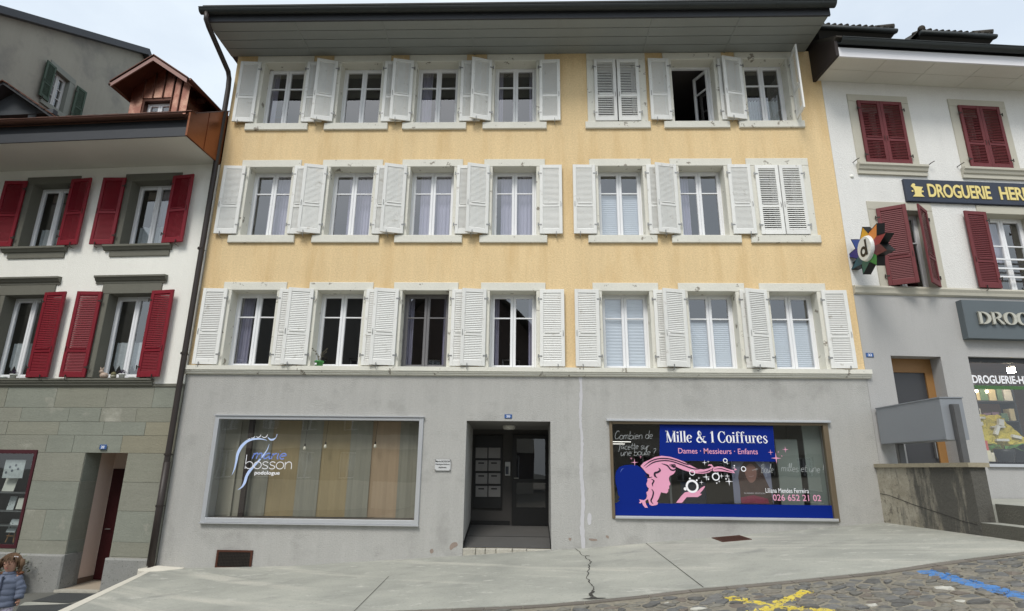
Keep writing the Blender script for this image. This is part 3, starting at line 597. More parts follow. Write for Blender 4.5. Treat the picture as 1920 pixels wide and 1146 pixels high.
def wavy(x0, x1, z0, z1, y, amp, n, ma, parent, scallop=0.0, name='curtain'):
    b = MB(); N_ = n * 8
    for i in range(N_ + 1):
        t = i / N_; x = x0 + (x1 - x0) * t; yy = y + amp * math.sin(t * n * 2 * math.pi) + amp * .4 * math.sin(t * n * 4.7)
        zz = z0 - scallop * abs(math.sin(t * n * math.pi)) if scallop else z0
        b.v += [(x, yy, zz), (x, yy, z1)]
    b.f = [(2 * i, 2 * i + 2, 2 * i + 3, 2 * i + 1) for i in range(N_)]; return b.build(name, ma, parent, smooth=True)
def c_full(w_, x0, x1, z0, z1, y): wavy(x0 + .16, x1, z0 - .1, z1 + .1, y, .02, 9, CURT, w_)
def c_right(w_, x0, x1, z0, z1, y): wavy(x0 + .3, x1, z0 - .1, z1 + .1, y + .05, .02, 9, CURT, w_)
def c_lace(w_, x0, x1, z0, z1, y):
    m_ = (x0 + x1) / 2; wavy(x0 + .08, m_ - .05, z0 + .06, z0 + .85, y, .03, 5, LACE, w_, .05); wavy(m_ + .05, x1 - .08, z0 + .06, z0 + .85, y, .03, 5, LACE, w_, .05)
def c_blind(fr):
    def f(w_, x0, x1, z0, z1, y):
        b = MB(); zt = z0 + (z1 - z0) * fr; n = 46
        for i in range(n + 1): z = z0 + .04 + (zt - z0 - .04) * i / n; yy = y - .09 + (.010 if i % 2 else 0); b.v += [(x0 + .05, yy, z), (x1 - .05, yy, z)]
        b.f = [(2 * i, 2 * i + 1, 2 * i + 3, 2 * i + 2) for i in range(n)]; b.build('pleated_blind', BLIND, w_)
    return f
def c_side(w_, x0, x1, z0, z1, y): wavy(x0 - .02, x0 + .16, z0 - .1, z1 + .1, y + .03, .02, 3, CURT, w_); wavy(x1 - .14, x1 + .02, z0 - .1, z1 + .1, y + .03, .02, 3, CURT, w_)
def c_left(w_, x0, x1, z0, z1, y): wavy(x0 + .02, x0 + .30, z0 - .1, z1 + .1, y + .02, .025, 4, CURT, w_)
CURTS = {(0, 0): c_left, (0, 2): c_side, (0, 3): c_side, (2, 0): c_side, (2, 2): c_left, (2, 3): c_side, (1, 5): c_left, (0, 4): c_blind(.98), (0, 5): c_blind(.64), (0, 6): c_blind(.64), (1, 0): c_right, (1, 1): c_right, (1, 2): c_full, (1, 3): c_full, (1, 4): c_blind(.67), (2, 6): c_lace}
for r, (z0, z1) in enumerate(ROWS):
    for k, (a, c) in enumerate(WX):
        window(main, a, c, z0, z1, frame_ma=GRYSASH if (r, k) == (0, 2) else PVC, sill=r > 0, curtain=CURTS.get((r, k)), open_right=(r, k) == (2, 5), lh=.19 if r < 2 else .195)
# --- shutters
def shutter_meshes(wd, ht, ma, nm, n1=21, n2=13, split=.40, th=.038, tilt=64, cover=.56):
    """frame with rails, tilted louvres and the push bar, hinge side at x=0, leaf towards +x, face at -y"""
    s, tr, br, mr = .075, .085, .12, .065; zm = ht * split; b = MB()
    b.bbox(0, s, -th, 0, 0, ht, .005).bbox(wd - s, wd, -th, 0, 0, ht, .005).bbox(s, wd - s, -th + .002, -.002, ht - tr, ht, .004).bbox(s, wd - s, -th + .002, -.002, 0, br, .004).bbox(s, wd - s, -th + .002, -.002, zm - mr / 2, zm + mr / 2, .004)
    fr = b.mesh(nm + '_frame', ma); b = MB()
    for lo, hi, n in ((br, zm - mr / 2, n2), (zm + mr / 2, ht - tr, n1)):
        for i in range(n):
            z = lo + (hi - lo) * (i + .5) / n; p = (hi - lo) / n * .5
            xf = Matrix.Translation((0, -th / 2, z)) @ Matrix.Rotation(R_(tilt), 4, 'X'); b.box(s - .004, wd - s + .004, -p * 2 * cover, p * 2 * cover, -.003, .003, xf)
    lv = b.mesh(nm + '_louvres', ma)
    b = MB(); b.bbox(s + .02, wd - s - .03, -th - .012, -th + .003, zm + mr / 2 + .005, zm + mr / 2 + .030, .003); pb = b.mesh(nm + '_bar', ma)
    b = MB(); b.box(-.045, .05, -th - .006, -th - .001, -.014, .014); b.tube([(-.03, -th - .004, -.04), (-.03, -th - .004, .04)], .012, 6)
    hg = b.mesh(nm + '_hinge', STEEL if ma is SHUT else IRON)
    b = MB(); b.tube([(wd * .72, .05, -.07), (wd * .72, -th - .02, -.055), (wd * .72, -th - .022, .02)], .007, 5).box(wd * .72 - .008, wd * .72 + .008, -th - .028, -th - .012, -.01, .05); ct = b.mesh(nm + '_catch', STEEL if ma is SHUT else IRON)
    b = MB(); b.tube([(wd - .035, -th - .004, zm + .10), (wd - .03, -th - .014, zm + .03), (wd - .035, -th - .004, zm - .03)], .006, 5); lt = b.mesh(nm + '_latch', STEEL if ma is SHUT else IRON)
    return dict(frame=fr, louvres=lv, push_bar=pb, hinge=hg, ht=ht, catch=ct, latch=lt)
def place_shutter(parent, ms, hx, hy, z, side, ang, catch=True):
    """side -1: hinged on the right edge of the leaf, opens to the left (leaf lies left of hinge); ang 0 = flat on the wall, 180 = shut"""
    o = obj('shutter', ms['frame'], parent, (hx, hy, z)); sc = side
    a = R_(ang) * (1 if side < 0 else -1)
    o.scale = (sc, 1, 1); o.rotation_euler = (0, 0, a)
    lv = obj('louvres', ms['louvres'], o); lv['kind'] = 'stuff'; obj('push_bar', ms['push_bar'], o); obj('hinge', ms['hinge'], o, (0, 0, .22)); obj('hinge', ms['hinge'], o, (0, 0, ms['ht'] - .22)); obj('latch', ms['latch'], o)
    if catch: obj('catch', ms['catch'], o)
    return o
SM = [shutter_meshes(.53, 1.70, SHUT, 'row_shutter', 22, 14), shutter_meshes(.515, 1.72, SHUT, 'row_shutter', 30, 19), shutter_meshes(.50, 1.70, SHUT, 'row_shutter', 30, 19)]
SMC = shutter_meshes(.525, 1.71, SHUT, 'closed_shutter', 20, 11, tilt=52, cover=.42)
rs = random.Random(5)
for r, (z0, z1) in enumerate(ROWS):
    zz = z0 + .02
    for k, (a, c) in enumerate(WX):
        shut = (r, k) in ((1, 6), (2, 4))
        if shut:
            for s, hx in ((1, a - .025), (-1, c + .025)):
                o = place_shutter(main, SMC, hx, -.03, z0 + .01, s, 0, False)
            continue
        # left leaf lies left of the opening (leaf towards -x), right leaf to the right
        front_l = k in (1, 2, 3, 5, 6) and not ((r, k - 1) in ((2, 4),)) 
        al = rs.uniform(11, 17) if front_l else rs.uniform(.5, 4)
        if (r, k) in ((0, 1), (0, 3), (0, 2)): al = rs.uniform(9.5, 12.5)
        place_shutter(main, SM[r], a - .075, -.04, zz, -1, al)
        if (r, k) == (2, 6): place_shutter(main, SM[r], c + .10, -.05, zz, 1, 97, False)
        else: place_shutter(main, SM[r], c + .075, -.035, zz, 1, 0.4 if k not in (3, 6) else rs.uniform(1, 4))
# --- eaves: soffit boards, fascia, gutter, roof
SX = [-7.50, -5.45, -3.41, -1.36, .70, 2.80, 4.78, 6.74]
for i in range(7):
    for k in range(4):
        y0 = -1.17 + k * .2925; box('soffit_board', SOFF, main, SX[i] + .006, SX[i + 1] - .006, y0 + .008, y0 + .2845, ZT + .004, ZT + .022)
    if i: box('soffit_batten', SOFF, main, SX[i] - .018, SX[i] + .018, -1.165, -.002, ZT - .008, ZT + .002)
box('soffit_backing', DARK, main, -7.5, 6.74, -1.17, .45, ZT + .024, ZT + .05)
box('fascia', DARK, main, -7.52, 6.76, -1.22, -1.172, ZT - .01, ZT + .24)
b = MB(); pr = [(-1.225 - .085 + .10 * math.cos(R_(a)), ZT + .225 + .10 * math.sin(R_(a))) for a in range(180, 361, 20)]; pr2 = [(-1.225 - .085 + .085 * math.cos(R_(a)), ZT + .225 + .085 * math.sin(R_(a))) for a in range(360, 179, -20)]
b.prism_x(pr + pr2, -7.60, 6.84); b.tube([(-7.60, -1.41, ZT + .23), (6.84, -1.41, ZT + .23)], .016, 6); b.build('gutter', GUTT, main)
for k in range(15): 
    gb = MB(); xk = -7.2 + k * .98; gb.prism_x([(y - .0, z - .004) for y, z in [(-1.31 + .105 * math.cos(R_(a)), ZT + .225 + .105 * math.sin(R_(a))) for a in range(180, 361, 30)] + [(-1.31 + .101 * math.cos(R_(a)), ZT + .229 + .101 * math.sin(R_(a))) for a in range(360, 179, -30)]], xk, xk + .025); gb.build('gutter_bracket', GUTT, main)
b = MB(); b.prism_x([(-1.36, ZT + .27), (-1.36, ZT + .32), (4.5, ZT + 4.2), (9.4, ZT + .9), (9.4, ZT + .05)], -7.54, 6.78); b.build('roof', TILED, main)
# --- downpipe on the left corner
b = MB(); px_ = -7.40
pts = [(-7.44, -1.32, ZT + .16), (-7.44, -1.30, ZT - .02), (-7.42, -1.18, ZT - .14)] + [(px_, -.19, 11.02), (px_ + .02, -.14, 10.86), (px_ + .03, -.13, 10.6), (-7.37, -.13, 1.1), (-7.36, -.13, .2), (-7.345, -.13, -.24)]
b.tube(pts, .058, 12); pipe = b.build('downpipe', PIPE, main, smooth=True)
b = MB(); b.tube([(-7.365, -.13, 1.75), (-7.365, -.13, -.20)], .066, 12); 
b.build('pipe_boot', PIPE, pipe, smooth=True)
for z in (9.2, 6.4, 4.0, 1.9, .9):
    b = MB(); b.lathe([(.06, -.02), (.074, -.02), (.074, .02), (.06, .02)], (-7.40 + .03 * (11 - z) / 11, -.13, z), 12); b.tube([(-7.39, -.07, z), (-7.36, .02, z)], .01, 5); b.build('pipe_bracket', IRON, pipe)
# --- left shop window (podiatrist)
def pane_y(name, ma, parent, x0, x1, z0, z1, y):
    pb = MB(); pb.quad((x0, y, z0), (x1, y, z0), (x1, y, z1), (x0, y, z1)); return pb.build(name, ma, parent)
sx0, sx1, sz0, sz1 = -6.55, -2.17, .60, 2.70; fw = .085
b = MB(); b.bbox(sx0, sx0 + fw, -.045, .06, sz0, sz1).bbox(sx1 - fw, sx1, -.045, .06, sz0, sz1).bbox(sx0 + fw, sx1 - fw, -.043, .06, sz1 - fw * .8, sz1 - .002).bbox(sx0 + fw, sx1 - fw, -.043, .06, sz0 + .002, sz0 + fw)
shl = b.build('shop_window', ALU, main)
box('drip_rail', ALU, shl, sx0 - .02, sx1 + .02, -.07, -.002, sz1 + .001, sz1 + .02); box('sill_rail', ALU, shl, sx0 - .01, sx1 + .01, -.075, -.002, sz0 - .022, sz0 - .001)
pane_y('pane', SHOPG, shl, sx0 + fw, sx1 - fw, sz0 + fw, sz1 - fw * .8, .03)
room(main, -6.9, -1.9, .452, 3.2, .45, 3.25, ROOM)
box('display_shelf', mat('grey_shelf_board', (96, 90, 84), .7), main, -6.49, -2.21, .065, .45, .56, .69)
def ypx(px, py, y, k=0): return F(px, py, y)
# lettering and foot emblem on the pane: traced on the glass plane
def E1(X, Y, y=.026): return F(425 + X / 9.171, 800 + Y / 9.171, y)
yd = .026
def brush(pts, ws, ma, y=yd, nm='emblem_stroke', tr=E1, par=shl, k=1 / 9.171 / 88):
    p = smooth_pts([tr(*q) for q in pts], 5); n = len(pts) - 1; wl = [(ws[min(i // 5, n)] * (1 - (i % 5) / 5) + ws[min(i // 5 + 1, n)] * (i % 5) / 5) * k for i in range(len(p))]
    bb = MB(); bb.ribbon(p, wl, y); return bb.build(nm, ma, par)
brush([(85, 838), (130, 740), (165, 600), (190, 470), (250, 350), (340, 260), (440, 220), (560, 210), (640, 222), (695, 240)], [2, 20, 34, 46, 52, 44, 34, 22, 14, 3], LBLU)
brush([(732, 300), (700, 390), (640, 480), (560, 580), (470, 680), (390, 770), (340, 860), (310, 960), (260, 1040), (190, 1088)], [4, 14, 22, 28, 34, 48, 46, 44, 26, 2], LBLU)
for q in ([(360, 210), (375, 219), (400, 205)], [(428, 190), (450, 200), (485, 172)], [(508, 168), (540, 188), (575, 168), (590, 138)], [(605, 168), (645, 190), (685, 172), (703, 135)], [(708, 185), (750, 222), (800, 222), (845, 190), (868, 132)]):
    brush(q, [6, 12 if len(q) < 5 else 26, 12 if len(q) < 5 else 30, 7, 10][:len(q)], WVIN if len(q) < 5 else LBLU)
x0_, z0_ = E1(425, 552); x1_, z1_ = E1(1015, 555); pen_text(MONO, 'marie', x0_, x1_, z0_, .225, yd, MBLU, .022, shear=.30, name='lettering', parent=shl)
x0_, z0_ = E1(305, 722); x1_, _ = E1(1120, 722); _, zt_ = E1(305, 530); pen_text(MONO, 'bosson', x0_, x1_ + .02, z0_, (zt_ - z0_) * 1.25, yd - .002, WVIN, .013, shear=.0, name='lettering', parent=shl)
x0_, z0_ = E1(475, 843); x1_, z1_ = E1(915, 765); obj('lettering', text_mesh('podologue', x0_, x1_, z0_, z1_, yd, WVIN, .018), shl)
# inside: panel curtains and bulbs
PT = mat('tan_fabric', (152, 137, 106), .9, .05, 2, .03); PG = mat('grey_green_fabric', (138, 136, 124), .9, .05, 2, .03); PL = mat('pale_peach_fabric', (164, 144, 120), .9, .05, 2, .03)
def Z7(X): return F(400 + X / 4.8, 785 + 700 / 4.8, .36)[0]
panels = [(285, 470, PG, 'pale grey panel curtain nearest the dark pole in the podiatrist window'), (465, 735, PT, 'tan panel curtain behind the name lettering in the podiatrist window'), (730, 935, PG, 'grey panel curtain left of the middle tan one in the podiatrist window'), (930, 1200, PT, 'tan panel curtain in the middle of the podiatrist window'), (1195, 1395, PG, 'grey panel curtain right of the middle tan one in the podiatrist window'), (1390, 1655, PL, 'peach panel curtain right of centre in the podiatrist window'), (1650, 1860, PG, 'grey panel curtain at the right end of the podiatrist window')]
for i, (a, c, ma, lb) in enumerate(panels):
    xa, xc = Z7(a), Z7(c); bb = MB(); yy = .36 + (.02 if i % 2 else 0); n = 8
    for q in range(n + 1): x = xa + (xc - xa) * q / n; bb.v += [(x, yy + .012 * math.sin(q * 1.7 + i), .70), (x, yy + .012 * math.sin(q * 1.7 + i + .5), 2.62)]
    bb.f = [(2 * q, 2 * q + 2, 2 * q + 3, 2 * q + 1) for q in range(n)]; bb.box(xa, xc, yy - .012, yy + .022, 2.62, 2.645); tag(bb.build('panel_curtain', ma), lb, 'curtain', 'panel curtains in the podiatrist window')
box('vitrine_wall', mat('pale_vitrine_wall', (150, 147, 134), .9, .04, 1.5, .02), main, -6.495, Z7(283), .39, .42, .692, 2.655); box('vitrine_rib', mat('pale_vitrine_wall', (150, 147, 134)), main, Z7(150), Z7(175), .34, .388, .692, 2.655)
xp0, _ = F(400 + 330 / 4.8, 830, .22); b = MB(); b.box(xp0 - .05, xp0 + .05, .18, .26, .692, 2.655); tag(b.build('support_post', mat('dark_brown_post', (52, 42, 38), .6)), 'dark brown post behind the foot emblem in the podiatrist window', 'post')
for X, Y, lb in ((822, 262, 'clear bulb hanging left of the others in the podiatrist window'), (1008, 245, 'clear bulb hanging in the middle of the podiatrist window'), (1456, 243, 'clear bulb hanging at the right in the podiatrist window')):
    x, z = F(400 + X / 4.8, 785 + Y / 4.8, .20); t_ = thing('hanging_bulb', lb, 'bulb', (x, .20, z), group='bulbs in the podiatrist window')
    b = MB(); b.lathe([(.004, -.055), (.024, -.045), (.032, -.02), (.026, .005), (.014, .03)], n=12); b.build('bulb', mat('milky_bulb_glass', (226, 222, 206), .25), t_, True)
    b = MB(); b.lathe([(.017, .028), (.017, .075), (.005, .08)], n=10); b.build('socket', IRON, t_); b = MB(); b.tube([(0, 0, .075), (.02, .01, 2.655 - z)], .003, 5); b.build('cord', BLACK, t_)
# --- right shop window (hairdresser)
rx0, rx1, rz0, rz1 = 1.665, 6.09, .775, 2.66
b = MB(); b.bbox(rx0, rx0 + .06, -.03, .06, rz0, rz1).bbox(rx1 - .10, rx1, -.03, .06, rz0, rz1).bbox(rx0 + .06, rx1 - .10, -.028, .06, rz1 - .05, rz1 - .002)
shr = b.build('shop_window', BRON, main)
box('sill_rail', ALU, shr, rx0 + .06, rx1 - .04, -.06, .05, rz0 - .002, rz0 + .05, bev=.01); box('blind_box', ALU, shr, rx0 - .06, rx1 + .05, -.085, -.002, rz1 + .001, rz1 + .045, bev=.008)
pane_y('pane', SHOPG, shr, rx0 + .06, rx1 - .10, rz0 + .05, rz1 - .05, .03)
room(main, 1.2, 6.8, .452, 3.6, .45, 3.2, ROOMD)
def E2(X, Y, y=.026): return F(1140 + X / 5.59, 780 + Y / 5.59, y)
def E3(X, Y, y=.026): return F(1350 + X / 5.59, 780 + Y / 5.59, y)
def cutout(nm, ma, pts, tr, y, par=shr):
    bb = MB(); bb.flat([tr(X, Y, y) for X, Y in pts], y); return bb.build(nm, ma, par)
L1, L2, L3, L4 = .026, .023, .020, .017
# blue field: band along the bottom and name panel
bx0, bz1 = E2(75, 912, L1); bx1 = rx1 - .105; bb = MB(); bb.flat([(rx0 + .065, rz0 + .055), (bx1, rz0 + .055), (bx1, E3(1165, 938, L1)[1]), (rx0 + .065, bz1)], L1); bb.build('vinyl_band', BLUE, shr)
cutout('vinyl_panel', BLUE, [(540, 85), (540, 470), (1230, 471)], E2, L1) if False else None
bb = MB(); bb.flat([E2(542, 88, L1), E3(555, 103, L1), E3(583, 480, L1), E2(540, 468, L1)], L1); bb.build('vinyl_panel', BLUE, shr)
bk = [(75, 640), (85, 580), (120, 535), (180, 515), (250, 512), (310, 520), (345, 545), (385, 580), (400, 610), (425, 645), (410, 680), (402, 720), (420, 745), (410, 768), (418, 790), (400, 812), (405, 840), (395, 870), (375, 885), (330, 920), (75, 920), (130, 886), (104, 880), (124, 850), (106, 830), (95, 760), (78, 700)]
cutout('vinyl_hair', BLUE, bk, E2, L2)
hair = [(340, 525), (375, 487), (440, 458), (490, 432), (560, 418), (650, 428), (730, 453), (800, 482), (860, 515), (930, 550), (1000, 562), (1060, 550), (1088, 532), (1070, 520), (1046, 524), (1056, 508), (1086, 508), (1106, 532), (1100, 562), (1060, 592), (1000, 606), (920, 602), (850, 586), (790, 567), (740, 546), (690, 518), (652, 512), (690, 540), (713, 545), (706, 582), (690, 606), (665, 622), (650, 626), (638, 650), (641, 678), (656, 716), (640, 735), (643, 760), (629, 770), (633, 790), (615, 812), (580, 806), (556, 800), (545, 830), (530, 870), (510, 900), (524, 905), (520, 928), (500, 936), (460, 942), (436, 930), (426, 900), (421, 872), (405, 880), (390, 892), (398, 925), (418, 962), (390, 962), (366, 936), (356, 905), (340, 918), (325, 912), (338, 895), (328, 874), (350, 880), (376, 884), (400, 868), (410, 838), (402, 800), (420, 788), (428, 760), (410, 740), (402, 712), (415, 680), (412, 660), (434, 645), (432, 615), (402, 598), (380, 570)]
def tri_flat(nm, ma, pts, y, tr):
    from mathutils.geometry import tessellate_polygon
    p = [tr(X, Y, y) for X, Y in pts]; fs = tessellate_polygon([[Vector((x, z, 0)) for x, z in p]]); me = bpy.data.meshes.new(nm); me.from_pydata([(x, y, z) for x, z in p], [], [tuple(f) for f in fs]); me.materials.append(ma); return obj(nm, me, shr)
tri_flat('vinyl_profile', PINK, hair, L3, E2)
tri_flat('vinyl_hair_tip', PINK, [(1085, 560), (1105, 540), (1150, 529), (1200, 534), (1260, 556), (1320, 572), (1352, 566), (1340, 552), (1300, 545), (1330, 540), (1322, 568), (1316, 582), (1333, 600), (1290, 596), (1230, 584), (1170, 580), (1110, 582)], L3, lambda X, Y, y: E2(X, Y, y))
tri_flat('vinyl_hand', PINK, [(713, 910), (770, 836), (805, 802), (850, 793), (910, 800), (945, 785), (975, 755), (1008, 735), (1019, 741), (992, 780), (962, 812), (985, 819), (972, 831), (940, 851), (900, 850), (825, 851), (802, 880), (776, 911)], L3, E2)
def pk(pts, wmax, ma=NAVY, tr=E2, y=L4):
    wmax *= 1.55
    return brush(pts, [wmax * .2] + [wmax] * (len(pts) - 2) + [wmax * .15], ma, y, 'vinyl_line', tr, shr, 1 / 5.59 / 87)
pk([(372, 530), (440, 478), (520, 450), (620, 447), (720, 470), (820, 505), (880, 500), (882, 490)], 7); pk([(392, 545), (470, 490), (560, 470), (660, 475), (780, 515), (900, 555), (985, 552)], 7); pk([(560, 500), (620, 520), (660, 565), (700, 565), (710, 545)], 9)
pk([(640, 512), (700, 512), (690, 540), (640, 515)], 7); pk([(530, 545), (545, 570), (520, 590), (490, 600), (492, 630), (515, 648)], 12); pk([(380, 615), (420, 645), (465, 640)], 8); pk([(450, 660), (480, 680), (465, 710), (470, 740)], 9); pk([(455, 765), (475, 800), (465, 850), (450, 890), (475, 925)], 9); pk([(945, 590), (1010, 588), (1060, 572), (1090, 556)], 5)
pk([(1110, 560), (1180, 552), (1250, 572), (1310, 588)], 5)
pk([(130, 590), (145, 560), (165, 550)], 4, mat('pale_blue_line', (92, 116, 190), .5)); 
def star(X, Y, r, tr, ma):
    x, z = tr(X, Y, L4); r = r / 5.59 / 87; p = []
    for q in range(8): a = q * math.pi / 4; rr_ = r if q % 2 == 0 else r * .16; p.append((x + rr_ * math.cos(a), z + rr_ * math.sin(a) * 1.05))
    mb = MB(); mb.flat(p, L4); mb.build('vinyl_star', ma, shr)
for X, Y, r in ((1012, 490, 26), (1050, 480, 14), (1030, 640, 36), (980, 697, 22), (952, 652, 14), (1190, 630, 26), (1165, 686, 15), (1250, 630, 26)): star(X, Y, r, E2, WVIN)
for X, Y, r in ((95, 687, 40), (77, 498, 15)): star(X, Y, r, E3, WVIN)
pr_ = 1 / 5.59 / 87
for tr, X, Y, r, wd_ in ((E2, 882, 738, 52, 20), (E2, 882, 595, 24, 7), (E2, 1130, 637, 32, 11), (E3, 55, 468, 18, 8), (E3, 247, 556, 21, 8)): x, z = tr(X, Y, L4); mb = MB(); mb.ring(x, z, r * pr_, wd_ * pr_, L4, 28); mb.build('vinyl_bubble', WVIN, shr)
for tr, X, Y, r in ((E2, 810, 765, 15), (E2, 858, 657, 9), (E2, 930, 675, 9), (E2, 1052, 662, 8), (E2, 1140, 704, 6), (E2, 1152, 600, 6), (E3, 150, 522, 7), (E3, 148, 545, 5), (E3, 63, 660, 7)): x, z = tr(X, Y, L4); mb = MB(); mb.disc(x, z, r * pr_, L4); mb.build('vinyl_dot', WVIN, shr)
for X, Y, r in ((278, 487, 36), (243, 445, 15), (342, 430, 16)): star(X, Y, r, E2, PINK)
for X, Y, r in ((530, 382, 28), (588, 443, 52), (685, 352, 32)): star(X, Y, r, E3, PINK)
for X, Y in ((612, 378), (648, 420)): x, z = E3(X, Y, L4); mb = MB(); mb.disc(x, z, 5 * pr_, L4); mb.build('vinyl_dot', PINK, shr)
xa, za = E2(605, 278, L2); xb, zb_ = E3(505, 295, L2); _, zt = E2(605, 158, L2); pen_text(SERIF, 'Mille & 1 Coiffures', xa, xb, (za + zb_) / 2 + .01, zt - za, L2, WVIN, parent=shr)
xa, za = E2(738, 392, L2); xb, zb_ = E3(398, 404, L2); _, zt = E2(738, 335, L2); obj('lettering', text_mesh('Dames \u00b7 Messieurs \u00b7 Enfants', xa, xb, (za + zb_) / 2, (za + zb_) / 2 + (zt - za), L2, PINK, .004), shr)
xa, za = E3(480, 805, L2); xb, zt = E3(928, 762, L2); obj('lettering', text_mesh('Liliana Mendes Ferreira', xa, xb, za, zt, L2, WVIN, .002), shr)
xa, za = E3(558, 888, L2); xb, zt = E3(1055, 828, L2); obj('lettering', text_mesh('026 652 21 02', xa, xb, za, zt, L2, PINK, .010), shr)
pn = dict(font=MONO, wd=.0060, ma=CHALK, y=L2, jit=.05, shear=.18, name='handwriting', parent=shr)
def hand(s, a, c, tr, hpx): 
    x0, z0 = tr(*a, L2); x1, z1 = tr(*c, L2); pen_text(s=s, x0=x0, x1=x1, z0=z0, zh=hpx / 5.59 / 87, tilt=(z1 - z0) / (x1 - x0), **pn)
hand('Combien de', (66, 246), (470, 238), E2, 78); hand('facette sur', (110, 350), (430, 346), E2, 66); hand('une boule ?', (130, 418), (500, 412), E2, 70)
hand('->', (335, 582), (395, 570), E3, 40); hand('Boule', (430, 600), (560, 592), E3, 80); hand('milles et une !', (640, 580), (1090, 590), E3, 74)
# inside the hairdresser's
PANEL = mat('grey_green_screen', (116, 126, 122), .8, .04, 2, .02)
def inbox(nm, lb, cat, ma, tr, a, c, y, th=.03, z0=None):
    xa, zt = tr(*a, y); xb, zb = tr(*c, y); b = MB(); b.box(xa, xb, y, y + th, zb if z0 is None else z0, zt); return tag(b.build(nm, ma), lb, cat)
inbox('screen_panel', 'grey screen panel behind the telephone number', 'screen', PANEL, E3, (575, 245), (885, 930), .30, z0=.46)
inbox('screen_panel', 'pale grey screen panel at the right edge of the hairdresser window', 'screen', PANEL, E3, (850, 60), (1140, 930), .22, z0=.46)
xa, zt = E3(115, 478, .12); xb, zb = E3(565, 922, .12)
po = thing('portrait_poster', 'poster of a long haired smiling woman in the hairdresser window', 'poster', (xa, .12, zb)); pw, ph = xb - xa, zt - zb
b = MB(); b.box(0, pw, 0, .01, 0, ph); b.build('sheet', mat('poster_grey_blue', (112, 116, 136), .6, .08, 2, 0), po)
hr = [(.16, .0), (.17, .35), (.15, .62), (.22, .85), (.34, 1.0), (.62, 1.0), (.76, .85), (.84, .6), (.96, .3), (.98, 0)]
b = MB(); b.flat([(x * pw, z * ph) for x, z in hr], -.003); b.build('hair', mat('poster_hair', (66, 48, 44), .6, .3, 9, .1), po)
b = MB(); b.flat([(x * pw, z * ph) for x, z in smooth_pts([(.33, .8), (.36, .62), (.44, .5), (.54, .52), (.62, .64), (.62, .85), (.48, .95)], 3, True)], -.006); b.build('face', mat('poster_skin', (128, 94, 86), .6, .05, 6, 0), po)
b = MB(); b.ribbon(smooth_pts([(.42 * pw, .655 * ph), (.48 * pw, .635 * ph), (.55 * pw, .665 * ph)], 4), .014, -.009); b.build('smile', mat('poster_white', (150, 124, 122), .6), po)
b = MB(); b.flat([(.18 * pw, 0), (.16 * pw, .14 * ph), (.5 * pw, .2 * ph), (.86 * pw, .12 * ph), (.88 * pw, 0)], -.005); b.build('dress', mat('poster_red', (120, 34, 62), .6, .2, 12, 0), po)
obj('lettering', text_mesh('SUMMER EDITION', .26 * pw, .80 * pw, .225 * ph, .262 * ph, -.008, mat('poster_print', (172, 168, 172), .6), .02), po)
TUBE = lamp_mat('lit_tube', (255, 252, 244), 1.2)
for (X0, X1, Y, lb) in ((45, 285, 270, 'upper lit strip light seen at the left of the hairdresser window'), (45, 222, 293, 'lower lit strip light seen at the left of the hairdresser window')):
    xa, z = E2(X0, Y, 1.4); xb, _ = E2(X1, Y, 1.4); b = MB(); b.tube([(xa, 1.4, z), (xb - .1, 1.4, z)], .007, 8); tag(b.build('strip_light', TUBE), lb, 'lamp', 'strip lights in the hairdresser window')
xa, zt = E2(640, 620, .9); xb, zb = E2(676, 910, .9); b = MB(); b.box(xa, xb, .9, .96, .46, zt); tag(b.build('mirror_edge', mat('pale_mirror_frame', (150, 156, 156), .5)), 'pale upright mirror frame behind the pink profile', 'mirror')
ch = thing('salon_chair', 'blue backed salon chair low behind the blown bubbles', 'chair', (2.05 + 1.55, 1.1, .46))
b = MB(); b.bbox(-.27, .27, 0, .08, .55, 1.0, .02); b.build('backrest', mat('blue_chair_cloth', (30, 66, 110), .7), ch); b = MB(); b.bbox(-.28, .28, .08, .56, .42, .54, .02); b.build('seat', mat('black_chair', (24, 24, 28), .6), ch); b = MB(); b.lathe([(.22, 0), (.22, .03), (.04, .05), (.04, .42)], (0, .3, 0), 12); b.build('pedestal', STEEL, ch)
# --- entrance recess
dx0, dx1, dz1, dep = DR[0], DR[1], DR[3], 1.45
zfb = F(880, 983.7, dep)[1]; zcb = F(900, 805.4, dep)[1]
TERR = mat('grey_terrazzo', (82, 81, 79), .6, .06, 3, .12, 90)
z0 = .19
for xx, sg_ in ((dx0 + .002, 1), (dx1 - .002, -1)):
    b = MB(); b.quad((xx, .001, z0 - .5), (xx, dep, z0 - .5), (xx, dep, dz1 - .002), (xx, .001, dz1 - .002)); b.build('recess_wall', GRY, main)
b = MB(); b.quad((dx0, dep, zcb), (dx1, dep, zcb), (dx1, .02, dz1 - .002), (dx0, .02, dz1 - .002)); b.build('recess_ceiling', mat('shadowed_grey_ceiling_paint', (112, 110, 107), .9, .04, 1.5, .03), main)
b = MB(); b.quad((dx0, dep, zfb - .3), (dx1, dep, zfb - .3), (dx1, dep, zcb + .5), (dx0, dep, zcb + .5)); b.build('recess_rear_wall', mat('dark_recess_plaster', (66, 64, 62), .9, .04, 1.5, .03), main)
zmid = F(880, 1005, .62)[1]
b = MB(); b.quad((dx0, .13, z0), (dx1, .13, z0), (dx1, .60, zmid), (dx0, .60, zmid)); b.build('recess_floor', TERR, main)
b = MB(); b.quad((dx0, .605, zmid + .004), (dx1, .605, zmid + .004), (dx1, dep, zfb), (dx0, dep, zfb)); b.build('recess_floor', TERR, main); box('floor_joint', BLACK, main, dx0, dx1, .597, .608, zmid - .1, zmid + .006)
